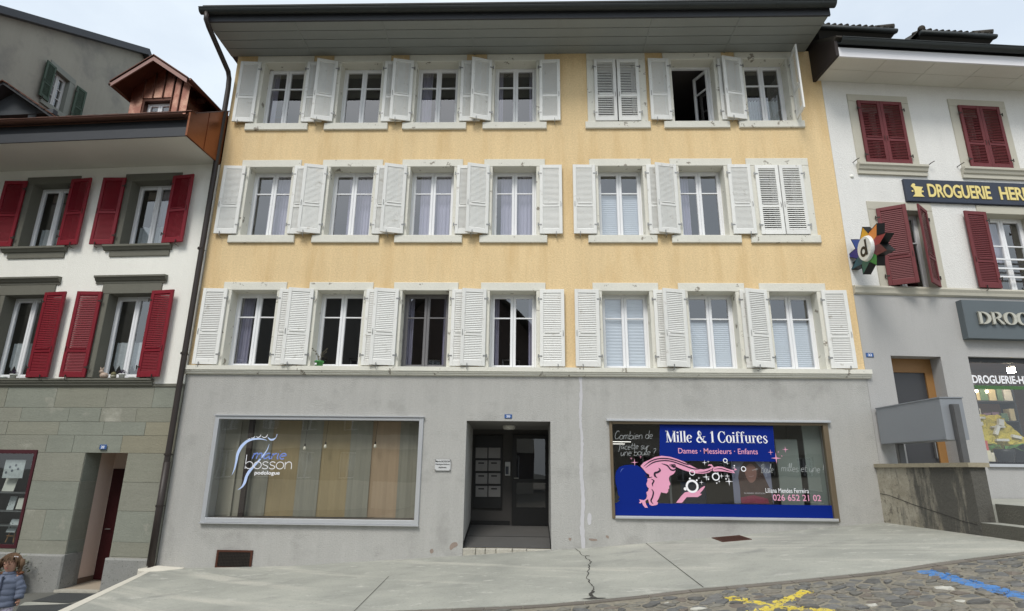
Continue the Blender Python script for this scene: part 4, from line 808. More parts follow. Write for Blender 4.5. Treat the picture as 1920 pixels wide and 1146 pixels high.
for s, xx in ((1, dx0), (-1, dx1)):
    b = MB(); xq = xx + s * .003; b.add([(xq, .02, z0), (xq + s * .012, .02, z0), (xq + s * .012, dep, zfb), (xq, dep, zfb), (xq, .02, z0 + .09), (xq + s * .012, .02, z0 + .09), (xq + s * .012, dep, zfb + .09), (xq, dep, zfb + .09)], [(4, 5, 6, 7), (0, 1, 5, 4), (1, 2, 6, 5), (3, 0, 4, 7)]); b.build('skirting', BLACK, main)
box('skirting', BLACK, main, dx0 + .02, -.40, dep - .016, dep - .002, zfb, zfb + .09)
xs = [dx0 + .002, -1.02, -.83, -.62, -.30, -.02, dx1 - .004]
THR = mat('worn_threshold_stone', (176, 172, 160), .85, .10, 4, .1, 30, .8, 30, rnd=.08)
for a, c in zip(xs, xs[1:]): box('threshold_stone', THR, main, a + .004, c - .004, -.012 + random.uniform(-.006, .004), .128, gz((a + c) / 2) - .15, z0 - .004 + random.uniform(-.006, .003), bev=.012)
def D3(X, Y, y=dep): return F(850 + X / 4.095, 770 + Y / 4.095, y)
# letter boxes
xa, zt = D3(165, 190); xb, zb = D3(372, 752)
mbx = box('letterbox_bank', BLACK, main, xa, xb, dep - .05, dep - .002, zb, zt, bev=.004)
LB = mat('letterbox_grey', (118, 116, 114), .5, .04, 6, .02, rnd=.04)
for i, (Y0, Y1) in enumerate(((285, 366), (382, 464), (480, 562), (578, 662))):
    for k, (X0, X1) in enumerate(((174, 262), (272, 362))):
        a, z1 = D3(X0, Y0); c, z0b = D3(X1, Y1); box('letterbox_door', LB, mbx, a, c, dep - .068, dep - .051, z0b, z1, bev=.003)
        bb = MB(); bb.box(a + .06, a + .19, dep - .0705, dep - .0685, z1 - .075, z1 - .045); bb.build('name_slot', BLACK if i else LB, mbx)
a, z1 = D3(397, 393); c, z0b = D3(438, 500); ic = box('intercom', STEEL, main, a, c, dep - .03, dep - .002, z0b, z1, bev=.004); box('button_field', mat('intercom_dark', (48, 52, 62), .4), ic, a + .015, c - .04, dep - .033, dep - .031, z0b + .03, z0b + .2)
# glazed door
a, z1 = D3(455, 185); c = dx1 - .002; z0b = zfb; t_ = .10
b = MB(); b.box(a, a + t_, dep - .05, dep - .002, z0b, z1).box(c - t_ * .7, c, dep - .05, dep - .002, z0b, z1).box(a + t_, c - t_ * .7, dep - .05, dep - .002, z1 - .09, z1).box(a + t_, c - t_ * .7, dep - .05, dep - .002, z0b, D3(480, 740)[1]).box(a + t_, c - t_ * .7, dep - .05, dep - .002, D3(480, 552)[1], D3(480, 524)[1])
door = b.build('entrance_door', BLACK, main)
pane_y('pane', TINTG, door, a + t_, c - t_ * .7, D3(480, 740)[1], D3(480, 552)[1], dep - .03); pane_y('pane', TINTG, door, a + t_, c - t_ * .7, D3(480, 524)[1], z1 - .09, dep - .03)
b = MB(); b.tube([(a + .05, dep - .06, z0b + 1.0), (a + .05, dep - .10, z0b + 1.0), (a + .15, dep - .10, z0b + 1.0)], .011, 6); b.build('handle', STEEL, door)
box('backing', ROOMD, door, a, c, dep - .0015, dep + .004, z0b, z1)
lx, lz = D3(458, 140, .75); b = MB(); zc = dz1 + (zcb - dz1) * .5; b.lathe([(.10, -.075), (.13, -.06), (.14, 0.0), (.13, .02)], (-.42, .78, zc - .005), 16); b.build('ceiling_lamp', mat('opal_glass', (190, 188, 180), .4), main, True)
# cellar vent, crack filler, wires
(vx0, vz1), (vx1, vz0) = F(408, 1031), F(471, 1067)
b = MB(); b.box(vx0, vx1, -.025, .0, vz0, vz0 + .035).box(vx0, vx1, -.025, 0, vz1 - .035, vz1).box(vx0, vx0 + .04, -.025, 0, vz0 + .035, vz1 - .035).box(vx1 - .04, vx1, -.025, 0, vz0 + .035, vz1 - .035); vt = b.build('cellar_vent', RUST, main)
b = MB(); n = 22
for k in range(n): x = vx0 + .04 + (vx1 - vx0 - .08) * (k + .5) / n; b.box(x - .004, x + .004, -.014, -.006, vz0 + .03, vz1 - .03)
for k in range(10): z = vz0 + .035 + (vz1 - vz0 - .07) * (k + .5) / 10; b.box(vx0 + .03, vx1 - .03, -.016, -.010, z - .004, z + .004)
tag(b.build('mesh_wires', IRON, vt), kind='stuff'); box('backing', BLACK, vt, vx0 + .03, vx1 - .03, -.004, -.002, vz0 + .03, vz1 - .03)
FILL = mat('pale_crack_filler', (190, 189, 192), .85, .04, 5, .03)
pts = []; wl = []
for i in range(60): z = 3.57 - (3.57 - .2) * i / 59; pts.append((F(1092, 900)[0] - .012 + .035 * math.sin(i * .33) * .4 + rr.uniform(-.006, .006) + (1 - i / 59) * .012, z)); wl.append(.055 + rr.uniform(-.012, .018) + (.02 if i > 30 else 0))
b = MB(); b.ribbon(pts, wl, -.004); b.build('filled_crack', FILL, main)
b = MB(); b.flat(smooth_pts([F(*p) for p in ((1104, 962), (1109, 966), (1108, 982), (1103, 984), (1101, 972))], 3, True), -.004); b.build('filler_patch', FILL, main)
PEEL = mat('bare_plaster_scar', (146, 132, 122), .95, .12, 8, .08)
for nm, pp in (('plaster_scar', [(843, 1025), (848, 1018), (856, 1017), (858, 1023), (850, 1028), (845, 1032)]), ('plaster_scar', [(806, 1032), (811, 1029), (813, 1035), (808, 1038)]), ('plaster_scar', [(1066, 1009), (1071, 1009), (1070, 1014), (1067, 1013)]), ('plaster_scar', [(1136, 1004), (1141, 1005), (1141, 1010), (1137, 1008)]), ('plaster_scar', [(1104, 1010), (1118, 1011), (1119, 1014), (1108, 1014)])):
    b = MB(); b.flat(smooth_pts([F(*p) for p in pp], 3, True), -.0035); b.build(nm, PEEL, main)
# name plate by the entrance
(nx0, nz1), (nx1, nz0) = F(816, 861.5, -.03), F(844.5, 882.5, -.03)
npl = thing('name_plate', 'clear name plate with dark lettering on grey wall left of the entrance', 'plate', (nx0, -.03, nz0)); nw, nh = nx1 - nx0, nz1 - nz0
b = MB(); b.box(0, nw, -.004, 0, 0, nh); b.build('sheet', mat('frosted_acrylic', (196, 197, 197), .25, .02, 5, 0), npl)
for i, (s, a, c, z0_, z1_) in enumerate((('Marie BOSSON', .03, .97, .74, .90), ('Podologue-P\u00e9dicure', .04, .93, .46, .63), ('dipl\u00f4m\u00e9e', .24, .74, .17, .35))): obj('lettering', text_mesh(s, a * nw, c * nw, z0_ * nh, z1_ * nh, -.006, BLACK, .02), npl)
for x in (.01, nw - .01):
    for z in (.01, nh - .01): b = MB(); b.tube([(x, -.012, z), (x, .03, z)], .009, 8); b.build('stud', IRON, npl)
def number_plate(lb, s, loc, rz=0, wv=.15, hv=.10):
    t_ = thing('house_number', lb, 'number plate', loc, rz); b = MB(); b.bbox(0, wv, -.012, 0, 0, hv, .006); b.build('plate', PLATE, t_)
    b = MB(); e = .008; b.box(.006, wv - .006, -.0145, -.0125, .006, .006 + e).box(.006, wv - .006, -.0145, -.0125, hv - .006 - e, hv - .006).box(.006, .006 + e, -.0145, -.0125, .014, hv - .014).box(wv - .006 - e, wv - .006, -.0145, -.0125, .014, hv - .014); b.build('rim', mat('dark_enamel_rim', (48, 66, 92), .35), t_)
    obj('numeral', text_mesh(s, wv * .25, wv * .75, hv * .22, hv * .78, -.0145, WVIN, .015), t_)
(px0, pz1), (px1, pz0) = F(946, 777), F(960, 785)
number_plate('blue number plate above the recessed entrance with letter boxes', '30', (px0, 0, pz0), 0, px1 - px0, pz1 - pz0)
# green pot on the cornice
(gx0, gz1), (gx1, gz0) = F(591, 676, .02), F(607, 685, .02)
gp = thing('plant_pot', 'small green pot with bare twigs on the first floor ledge', 'plant', ((gx0 + gx1) / 2, .0, 3.757)); gw = (gx1 - gx0) / 2
b = MB(); b.lathe([(gw * .72, 0), (gw * .92, .085), (gw, .085), (gw, .12), (gw * .9, .12), (gw * .85, .10)], n=16); b.build('pot', mat('green_plastic', (70, 140, 74), .45), gp, True); box('label', WVIN, gp, -gw * .62, -gw * .2, -gw * .94, -gw * .85, .03, .065)
tw = random.Random(2)
for k in range(9):
    a = tw.uniform(0, 6.28); l = tw.uniform(.12, .3); p0 = Vector((tw.uniform(-.04, .04), tw.uniform(-.03, .03), .1)); p1 = p0 + Vector((.25 * l * math.cos(a), .15 * l * math.sin(a), l * .6)); p2 = p1 + Vector((.45 * l * math.cos(a + .6), .2 * l * math.sin(a), l * .35))
    b = MB(); b.tube([p0, p1, p2], [.005, .004, .002], 5); b.add([p2 + Vector(q) for q in ((-.02, 0, .0), (.0, -.012, .015), (.025, 0, .01), (0, .01, -.01))], [(0, 1, 2, 3)]); b.build('twig', mat('pale_twig', (118, 112, 96), .8), gp)

# ================================================================== LEFT HOUSE (white, wine-red shutters, sandstone ground floor)
LA = R_(-3.5); LO = Vector((-7.35, 0, 0))
left = thing('white_house', 'white house with wine red shutters on a green grey sandstone ground floor', 'house', tuple(LO), LA)
def LP(px, py, off=0.0):                      # sight line cut with the left facade -> (u, z)
    n = Vector((math.sin(LA), -math.cos(LA), 0)); p = cut(px, py, LO - n * off, n); d = p - LO; return d.x * math.cos(LA) + d.y * math.sin(LA), p.z
def Lw(u, y, z): return (LO.x + u * math.cos(LA) - y * math.sin(LA), LO.y + u * math.sin(LA) + y * math.cos(LA), z)
LU0 = -8.4
lcols = [(-7.2, -6.2), (-4.67, -3.66), (-2.12, -1.08)]
lrows = [(3.50, 5.40), (6.57, 8.21)]
lh_ = [(a - .1, c + .1, z0 - .04, z1 + .08) for z0, z1 in lrows for a, c in lcols]
wall_mesh(LU0, -.004, 3.36, 8.62, lh_, .45).build('upper_wall', WHT, left)
LD = (-1.95, -1.0, -1.4, 1.94); LW = (-5.6, -3.03, .03, 1.97)
wall_mesh(LU0, -.004, -1.4, 3.358, [LD, LW], .45, .02).build('lower_wall', MORT, left)
b = MB(); b.quad((LU0, 9, -1.4), (LU0, .4, -1.4), (LU0, .4, 9), (LU0, 9, 9)); b.quad((LU0, 9, -1.4), (-.02, 9, -1.4), (-.02, 9, 9), (LU0, 9, 9)); b.build('rear_wall', WHT, left)
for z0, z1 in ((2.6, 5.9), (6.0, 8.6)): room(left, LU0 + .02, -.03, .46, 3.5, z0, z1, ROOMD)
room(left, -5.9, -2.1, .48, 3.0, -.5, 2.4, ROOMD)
# ashlar blocks of the ground floor, one by one
courses = [-.08, .19, .78, 1.34, 1.92, 2.28, 2.56, 2.86, 3.30]
rb = random.Random(21)
SANDS = [SAND, mat('olive_sandstone', (134, 134, 121), .9, .06, 1.8, .06, 25, .7, 40, rnd=.025, hband=.06), mat('cool_sandstone', (133, 136, 125), .9, .06, 1.8, .06, 25, .7, 40, rnd=.025, hband=.06, dirt_or_sheen=(158, 156, 144), dthr=(.62, .74), dscale=1.2), mat('ochre_sandstone', (141, 137, 119), .9, .06, 1.8, .06, 25, .7, 40, rnd=.04, hband=.05)]
def block(parent, u0, u1, z0, z1, ma): box('stone_block', ma, parent, u0 + .003, u1 - .003, .010 + rb.uniform(-.003, .002), .03, z0 + .003, z1 - .003, bev=.003)
for ci, (z0, z1) in enumerate(zip(courses, courses[1:])):
    if z1 <= 1.93:
        spans = [(-3.03, LD[0]), (LD[1], -.01), (LU0, LW[0])]
    else: spans = [(LU0, -.01)]
    for a, c in spans:
        if c - a < 1.3: 
            if ci == 1 and a < -2.5: block(left, a, a + .48, z0, z1, SANDS[0]); block(left, a + .48, c, z0, z1, SANDS[2])
            else: block(left, a, c, z0, z1, SANDS[(ci + (1 if a > -2 else 0)) % 3])
        else:
            u = c
            while u > a + .01:
                l = rb.uniform(.55, 1.25); l = l if u - l > a + .35 else u - a; block(left, u - l, u, z0, z1, SANDS[3] if (ci in (4, 5) and u > -.05) else rb.choice(SANDS[:3])); u -= l
for a, c, z1 in ((-3.03, LD[0] + .05, -.06), (LD[1] - .03, -.06, -.10), (-8.3, -3.035, -.04)):
    b = MB(); b.bbox(a, c, -.075, .30, -1.3, z1, .03); b.build('plinth_block', GRAN, left)
box('window_apron', SANDS[1], left, LW[0], -3.04, -.006, .03, -.05, .02)
# ledge under the first floor windows
b = MB(); b.prism_x([(.0, 3.475), (-.10, 3.475), (-.10, 3.44), (-.075, 3.425), (-.075, 3.395), (-.045, 3.375), (-.045, 3.345), (-.02, 3.315), (.0, 3.315)], LU0, -.70); b.build('ledge', SANDT, left)
box('band', SANDT, left, -.70, -.006, -.012, .0, 3.31, 3.37)
def sheer(w_, x0, x1, z0, z1, y): wavy(x0 + .28, x1, z0 - .1, z1, y + .02, .018, 7, CURT, w_)
def lacel(w_, x0, x1, z0, z1, y):
    wavy(x0 + .06, x1 - .02, z0 + .34, z0 + .86, y - .02, .018, 6, LACE, w_, .14)
def lace2(w_, x0, x1, z0, z1, y):
    wavy(x0 + .45, x1, z0 + .02, z1, y + .05, .018, 5, CURT, w_); wavy(x0 + .06, x1 - .02, z0 + .06, z0 + .62, y - .02, .018, 6, LACE, w_, .08)
LS = [shutter_meshes(.56, 1.94, RED, 'red_shutter', 30, 13, .30, .042, tilt=62, cover=.52), shutter_meshes(.55, 1.70, RED, 'red_shutter', 27, 22, .47, .042)]
for r, (z0, z1) in enumerate(lrows):
    for k, (a, c) in enumerate(lcols):
        wdo = window(left, a, c, z0, z1, fy=.26, trim=SANDT, sill=False, curtain=(lacel, lace2)[r], jw=.19, lh=.24 if r == 0 else .19, bar=.995, proud=.03)
        if r == 0:
            b = MB(); b.prism_x([(.0, 5.645), (-.03, 5.645), (-.03, 5.69), (-.06, 5.71), (-.09, 5.76), (-.12, 5.775), (-.12, 5.815), (.0, 5.83)], a - .38, c + .28); b.build('hood', SANDT, wdo)
        else:
            b = MB(); b.prism_x([(.02, 6.565), (-.12, 6.565), (-.12, 6.52), (-.09, 6.50), (-.06, 6.45), (-.04, 6.44), (.02, 6.44)], a - .34, c + .26); b.build('sill_moulding', SANDT, wdo)
            box('sill_apron', SANDT, wdo, a - .20, c + .22, -.032, .01, 6.30, 6.439)
        place_shutter(left, LS[r], a - .13, -.05, z0 + (.0 if r == 0 else .01), -1, rb.uniform(3, 6)); place_shutter(left, LS[r], c + .03, -.05, z0 + (.0 if r == 0 else .01), 1, rb.uniform(4, 8))
# display window with papers
b = MB(); e = .06; b.box(LW[1] - e, LW[1], -.01, .06, LW[2], LW[3]).box(LW[0], LW[1] - e, -.01, .06, LW[3] - e * 1.3, LW[3]).box(LW[0], LW[1] - e, -.012, .06, LW[2], LW[2] + e * 1.1); dw = b.build('display_window', mat('dark_red_frame', (66, 14, 24), .5), left)
pane_y('pane', SHOPG, dw, LW[0], LW[1] - e, LW[2] + e, LW[3] - e, .04)
PAPER = mat('printed_paper', (176, 186, 186), .7, .18, 14, .12, 60)
PAPW = mat('white_paper', (196, 200, 190), .7, .05, 8, .02)
def lpaper(lb, X0, Y0, X1, Y1, ma, off, lean=0):
    u0, z1 = LP(X0 / 5.46, 830 + Y0 / 5.46, off); u1, z0 = LP(X1 / 5.46, 830 + Y1 / 5.46, off); t_ = thing('paper_sheet', lb, 'paper', Lw(u0, off, z0), LA, 'papers in the display window'); b = MB(); w_, h_ = abs(u1 - u0), z1 - z0
    b.add([(0, 0, 0), (w_, 0, 0), (w_, lean, h_), (0, lean, h_), (0, .006, 0), (w_, .006, 0), (w_, .006 + lean, h_), (0, .006 + lean, h_)], [(0, 1, 2, 3), (7, 6, 5, 4), (0, 4, 5, 1), (1, 5, 6, 2), (2, 6, 7, 3), (3, 7, 4, 0)]); b.build('sheet', ma, t_)
    if ma is PAPER:
        b = MB()
        for q in range(5): x = w_ * (.15 + .14 * q); b.disc(x, h_ * (.3 + .1 * ((q * 3) % 5)), w_ * .06, -.003)
        b.build('print', mat('grey_print', (92, 100, 108), .7, .2, 20, 0), t_)
lpaper('large printed sheet at the top of the sandstone display window', 62, 175, 225, 365, PAPER, .12); lpaper('leaning leaflet below the large printed sheet in the display window', 45, 365, 135, 500, PAPW, .20, .05)
lpaper('blank white card standing on the middle shelf of the display window', 182, 567, 252, 683, PAPW, .18, .03); lpaper('grey striped folder on the middle shelf of the display window', 95, 550, 132, 690, PAPER, .24, .04); lpaper('narrow picture card leaning low in the display window', 88, 785, 150, 920, PAPER, .2, .08)
for Y, lb in ((505, 'upper glass shelf in the display window'), (692, 'middle glass shelf in the display window'), (838, 'lower shelf in the display window')):
    z = LP(20, 830 + Y / 5.46, .3)[1]; b = MB(); b.box(-5.6, -3.12, .12, .46, z - .02, z); t_ = b.build('shelf', mat('grey_glass_shelf', (92, 96, 96), .3), None); t_.location = tuple(LO); t_.rotation_euler = (0, 0, LA); tag(t_, lb, 'shelf', 'shelves in the display window')
b = MB(); u_, z_ = LP(20, 1012, .3); b2 = thing('wooden_easel', 'small wooden easel standing low in the display window', 'easel', Lw(u_, .28, .10), LA)
for q in ((-.09, 0, 0, -.02, .05, .40), (.09, 0, 0, .02, .05, .40), (-.08, -.01, .13, .08, -.01, .13), (-.05, .02, .25, .05, .02, .25)): bb = MB(); bb.tube([q[:3], q[3:]], .011, 6); bb.build('bar', OAK, b2)
# entrance passage
PINKW = mat('pinkish_passage_plaster', (228, 206, 192), .9, .04, 1.2, .03); PD = .88
for q in (((-1.95, .46, -.74), (-1.95, PD, -.74), (-1.95, PD, 2.2), (-1.95, .46, 2.2)), ((-.85, PD, -.74), (-.85, .46, -.74), (-.85, .46, 2.2), (-.85, PD, 2.2)), ((-1.95, PD, -.74), (-.85, PD, -.74), (-.85, PD, 2.2), (-1.95, PD, 2.2)), ((-1.95, .46, 2.2), (-1.95, PD, 2.2), (-.85, PD, 2.2), (-.85, .46, 2.2))): b = MB(); b.quad(*q); b.build('passage_wall', PINKW, left)
b = MB(); b.quad((-1.95, -.05, -.70), (-.85, -.05, -.70), (-.85, PD, -.68), (-1.95, PD, -.68)); b.build('passage_floor', mat('beige_floor_tile', (172, 160, 142), .6, .06, 3, .05), left)
box('skirting', mat('brown_skirting', (120, 100, 86), .6), left, -1.948, -1.93, .46, PD, -.69, -.58)
for z0, z1, ma in ((-.7, -.06, GRAN), (-.06, .19, SANDS[2]), (.19, .78, SANDS[1]), (.78, 1.34, SANDS[0]), (1.34, 1.935, SANDS[2])): box('reveal_block', ma, left, LD[0] - .3, LD[0] + .006, .035, .455, z0 + .004, z1 - .004)
for z0, z1, ma in ((-.7, -.06, GRAN), (-.06, .78, SANDS[2]), (.78, 1.935, SANDS[1])): box('reveal_block', ma, left, LD[1] - .006, LD[1] + .3, .035, .455, z0 + .004, z1 - .004)
box('step', THR, left, -1.94, -1.01, -.10, .05, -.9, -.695)
dd = box('passage_door', mat('dark_red_door', (54, 13, 17), .45, .05, 3, .02), left, -1.90, -.88, PD - .05, PD - .004, -.66, 1.60); b = MB(); b.tube([(-1.8, PD - .05, .35), (-1.8, PD - .1, .35), (-1.68, PD - .1, .35)], .01, 6); b.build('handle', STEEL, dd)
u_, z_ = LP(187, 843); u2, z2 = LP(200, 834); number_plate('blue number plate over the sandstone passage door', '28', Lw(u_, -.014, z_), LA, .155, .10)
# eaves
LE = -1.22
box('soffit', SOFFW, left, LU0, -.03, LE, .3, 8.60, 8.63)
box('fascia', DARK, left, LU0, -.03, LE - .035, LE - .002, 8.585, 8.80); box('fascia', mat('shadow_grey_fascia', (44, 46, 50), .6), left, LU0, -.03, LE + .02, LE + .05, 8.795, 9.06)  # upper board coloured darker to paint in the shadow below the gutter
b = MB(); gy_ = LE - .09; prr = [(gy_ + .085 * math.cos(R_(a)), 9.08 + .085 * math.sin(R_(a))) for a in range(180, 361, 20)] + [(gy_ + .072 * math.cos(R_(a)), 9.08 + .072 * math.sin(R_(a))) for a in range(360, 179, -20)]
b.prism_x(prr, LU0, -.10); b.tube([(LU0, gy_ - .085, 9.085), (-.10, gy_ - .085, 9.085)], .013, 6); b.build('gutter', COPD, left)
for k in range(10): 
    gb = MB(); uk = -.45 - k * .85; gb.prism_x([(gy_ + .09 * math.cos(R_(a)), 9.076 + .09 * math.sin(R_(a))) for a in range(180, 361, 30)] + [(gy_ + .086 * math.cos(R_(a)), 9.08 + .086 * math.sin(R_(a))) for a in range(360, 179, -30)], uk, uk + .022); gb.build('gutter_bracket', COPD, left)
LT_ = .63
def lroof(y): return 9.12 + (y - LE) * LT_
b = MB(); b.prism_x([(LE - .05, 9.09), (LE - .05, 9.12), (4.6, lroof(4.6)), (9.4, lroof(4.6) - 3.0), (9.4, 9.0), (4.6, lroof(4.6) - .25), (LE + .1, 8.95)], LU0, -.06); b.build('roof', TILE, left)
nT = 46
tm = MB(); tm.prism_x([(0, 0)] and [(-.06, .0), (-.06, .016), (.34, .016 + .4 * LT_), (.34, .4 * LT_)], -.083, .083); tme = tm.mesh('roof_tile', TILE)
for k in range(nT): o = obj('roof_tile', tme, left, (-.16 - k * .176, LE - .07, 9.125 + random.uniform(-.004, .010))); o.rotation_euler = (0, random.uniform(-.02, .02), 0)
# copper clad end of the eaves
b = MB(); b.prism_x([(LE - .06, 8.58), (LE - .06, 9.17), (LE + .1, 9.22), (.0, 10.02), (.0, 8.58)], -.03, .012); ec = b.build('eave_cladding', COPB, left)
box('cladding_seam', COPB, ec, .012, .022, LE + .55, LE + .56, 8.60, 9.56); b = MB(); b.prism_x([(LE - .08, 9.17), (LE - .08, 9.19), (LE + .1, 9.24), (.0, 10.05), (.0, 10.02), (LE + .1, 9.215)], -.08, .035); b.build('cladding_cap', COPD, ec)
# copper dormer
DU, DZ, DWd, DTz, Dy0, Dyw = -2.66, 12.17, 1.04, 11.44, .50, .92
sl = (DZ - DTz) / DWd
for s in (-1, 1):
    b = MB(); t_ = .07; p = [(DU, DZ), (DU + s * DWd, DTz), (DU + s * DWd, DTz - t_), (DU, DZ - t_)]; b.prism_y(p, Dy0, 3.4); dr_ = b.build('dormer_roof', COPD, left)
    b = MB(); b.prism_y([(DU, DZ - .03), (DU + s * (DWd + .02), DTz - .045), (DU + s * (DWd + .02), DTz - .16), (DU, DZ - .15)], Dy0 - .035, Dy0 - .002); b.build('dormer_fascia', mat('mauve_brown_metal', (142, 112, 104), .45, .05, 2, 0, metal=.4), dr_)
    b = MB(); b.prism_y([(DU, DZ + .035), (DU + s * (DWd + .05), DTz + .0), (DU + s * (DWd + .05), DTz - .028), (DU, DZ + .006)], Dy0 - .06, Dy0 + .2); b.build('dormer_verge', COPD, dr_)
    for k in range(13): y = Dy0 + .24 + k * .22; b = MB(); b.prism_y([(DU + s * .02, DZ + .015), (DU + s * (DWd + .04), DTz - .01), (DU + s * (DWd + .06), DTz + .01), (DU + s * .02, DZ + .04)], y, y + .20); b.build('roof_tile', TILE, dr_)
    b = MB(); ug = DU + s * (DWd + .07); b.tube([(ug, Dy0, DTz - .05), (ug, 3.4, DTz - .05)], .055, 8); b.build('dormer_gutter', COPD, dr_, True)
    b = MB()
    for k in range(3): y = 1.25 + k * .6; bb = MB(); bb.box(min(DU + s * .8, DU + s * DWd), max(DU + s * .8, DU + s * DWd), y, y + .08, DTz - .2, DTz - .08); bb.build('rafter', COPD, dr_)
wl_, wr_ = DU - .80, DU + .84
b = MB(); b.quad((wr_, 3.2, 10.3), (wr_, Dyw, 10.3), (wr_, Dyw, DTz + .12), (wr_, 3.2, DTz + .12)); b.build('dormer_cheek', COPP, left); b = MB(); b.quad((wl_, Dyw, 10.3), (wl_, 3.2, 10.3), (wl_, 3.2, DTz + .12), (wl_, Dyw, DTz + .12)); df = b.build('dormer_cheek', COPP, left)
def gab(u): return DZ - .08 - abs(u - DU) * sl
xs = [wl_, wl_ + .34, wl_ + .62, wl_ + .90, wl_ + 1.18, wl_ + 1.40, wr_]
for k, (a, c) in enumerate(zip(xs, xs[1:])):
    wz = 11.20 if .3 < a - wl_ < 1.1 else 10.3
    if a < DU < c: p = [(a, wz), (c, wz), (c, gab(c)), (DU, gab(DU)), (a, gab(a))]
    else: p = [(a, wz), (c, wz), (c, gab(c)), (a, gab(a))]
    b = MB(); b.prism_y(p, Dyw + random.uniform(-.004, .004), Dyw + .02); b.build('copper_panel', COPP, df)
    if k: b = MB(); b.box(a - .012, a + .012, Dyw - .03, Dyw, wz, gab(a)); b.build('standing_seam', COPD, df)
window(left, wl_ + .40, wl_ + 1.14, 10.35, 11.12, fy=Dyw + .16, trim=None, bar=.995)
b = MB(); b.box(wl_ + .34, wl_ + 1.18, Dyw + .02, Dyw + .24, 11.12, 11.20).box(wl_ + .34, wl_ + .40, Dyw + .02, Dyw + .24, 10.3, 11.12).box(wl_ + 1.14, wl_ + 1.18, Dyw + .02, Dyw + .24, 10.3, 11.12); b.build('dormer_reveal', COPD, df)
room(left, wl_ + .2, wr_ - .1, Dyw + .25, 3.0, 10.2, 11.4, ROOMD)
# second dormer, cut by the picture edge: open timber front
a0, a1 = (-6.95, 11.66), (-5.02, 10.38)
for s in (-1, 1):
    e_ = (a0[0] + s * (a1[0] - a0[0]), a1[1]); b = MB(); b.prism_y([a0, e_, (e_[0], e_[1] - .08), (a0[0], a0[1] - .08)], .55, 3.2); d2 = b.build('dormer_roof', DARK, left)
    for k in range(9): q0, q1 = k / 9, (k + .94) / 9; f_ = lambda q: (a0[0] + (e_[0] - a0[0]) * q, a0[1] + (e_[1] - a0[1]) * q); p0, p1 = f_(q0), f_(q1); b = MB(); b.prism_y([(p0[0], p0[1] + .005), (p1[0], p1[1] + .022), (p1[0], p1[1] + .045), (p0[0], p0[1] + .03)], .50, 1.0); b.build('roof_tile', TILE, d2)
DG = mat('weathered_dark_board', (70, 74, 78), .8, .08, 2, .05)
b = MB(); b.prism_y([(a0[0] - .9, 10.95), (a0[0] + .9, 10.95), (a0[0], a0[1] - .1)], .9, .94); b.build('dormer_boards', DG, left)
for u in (a0[0] - 1.0, a0[0] + .62): box('dormer_post', DG, left, u, u + .24, .88, 1.1, 9.9, 10.95)
box('dormer_beam', DG, left, a0[0] - 1.3, a0[0] + 1.35, .86, 1.0, 10.83, 10.96); b = MB(); b.quad((a0[0] - 1.6, 1.9, 9.5), (a0[0] + 1.7, 1.9, 9.5), (a0[0] + 1.7, 1.9, 11.0), (a0[0] - 1.6, 1.9, 11.0)); b.build('dormer_back', BLACK, left)
# things on the red-shuttered sill
def sill_thing(nm, lb, cat, px, off=-.04, grp=None): u, _ = LP(px, 708, off); return thing(nm, lb, cat, Lw(u, off, 3.477), LA, grp)
CER = mat('beige_ceramic', (176, 156, 140), .5, .08, 12, .05); CERW = mat('white_ceramic', (212, 214, 208), .35, .03, 6, 0); LEAF = mat('dark_purple_heather', (54, 38, 66), .9, .3, 25, .2)
rbt = sill_thing('rabbit_figurine', 'beige ceramic rabbit figurine on the ledge beside the left jamb', 'figurine', 192)
b = MB(); b.lathe([(.03, 0), (.075, .03), (.085, .07), (.06, .115), (.02, .13)], (.03, 0, 0), 14); b.build('body', CER, rbt, True); b = MB(); b.lathe([(.012, -.04), (.04, -.02), (.045, .012), (.02, .04)], (-.03, -.02, .145), 12); b.build('head', CER, rbt, True)
for dx_, tl in ((-.02, -.02), (.0, .05)): b = MB(); b.tube([(-.03 + dx_, -.02, .175), (-.035 + dx_ + tl * .5, -.01, .215), (-.04 + dx_ + tl, -.01, .245)], [.010, .016, .004], 7); b.build('ear', CER, rbt, True)
def heather(t_, r=.075, pot=CERW):
    b = MB(); b.lathe([(r * .65, 0), (r * .8, .075), (r * .95, .078), (r * .95, .10), (r * .7, .10)], n=14); b.build('pot', pot, t_, True); b = MB(); rr_ = random.Random(4)
    for q in range(150): a, el_, ra = rr_.uniform(0, 6.28), rr_.uniform(.05, 1.5), rr_.uniform(.5, 1); c = Vector((math.cos(a) * math.cos(el_) * r * 1.5 * ra, math.sin(a) * math.cos(el_) * r * 1.1 * ra, .10 + math.sin(el_) * .10 * ra)); d1 = Vector((rr_.uniform(-1, 1), rr_.uniform(-1, 1), rr_.uniform(-1, 1))) * .013; d2 = Vector((rr_.uniform(-1, 1), rr_.uniform(-1, 1), rr_.uniform(-1, 1))) * .013; b.add([c - d1, c + d2, c + d1], [(0, 1, 2)])
    f_ = b.build('flowers', LEAF, t_); f_['kind'] = 'stuff'
heather(sill_thing('heather_pot', 'pale bowl of dark purple heather between rabbit and goose on the ledge', 'plant', 228))
bowl_ = sill_thing('ceramic_bowl', 'grey green ceramic bowl just right of the rabbit figurine', 'bowl', 212); b = MB(); b.lathe([(.03, 0), (.055, .03), (.06, .07), (.05, .07), (.03, .03)], n=14); b.build('bowl', mat('grey_glaze', (140, 138, 120), .5), bowl_, True); b = MB(); b.lathe([(.05, .068), (.055, .09), (.04, .13), (.01, .145)], n=10); b.build('moss', mat('moss', (110, 106, 78), .95, .3, 30, .1), bowl_, True)
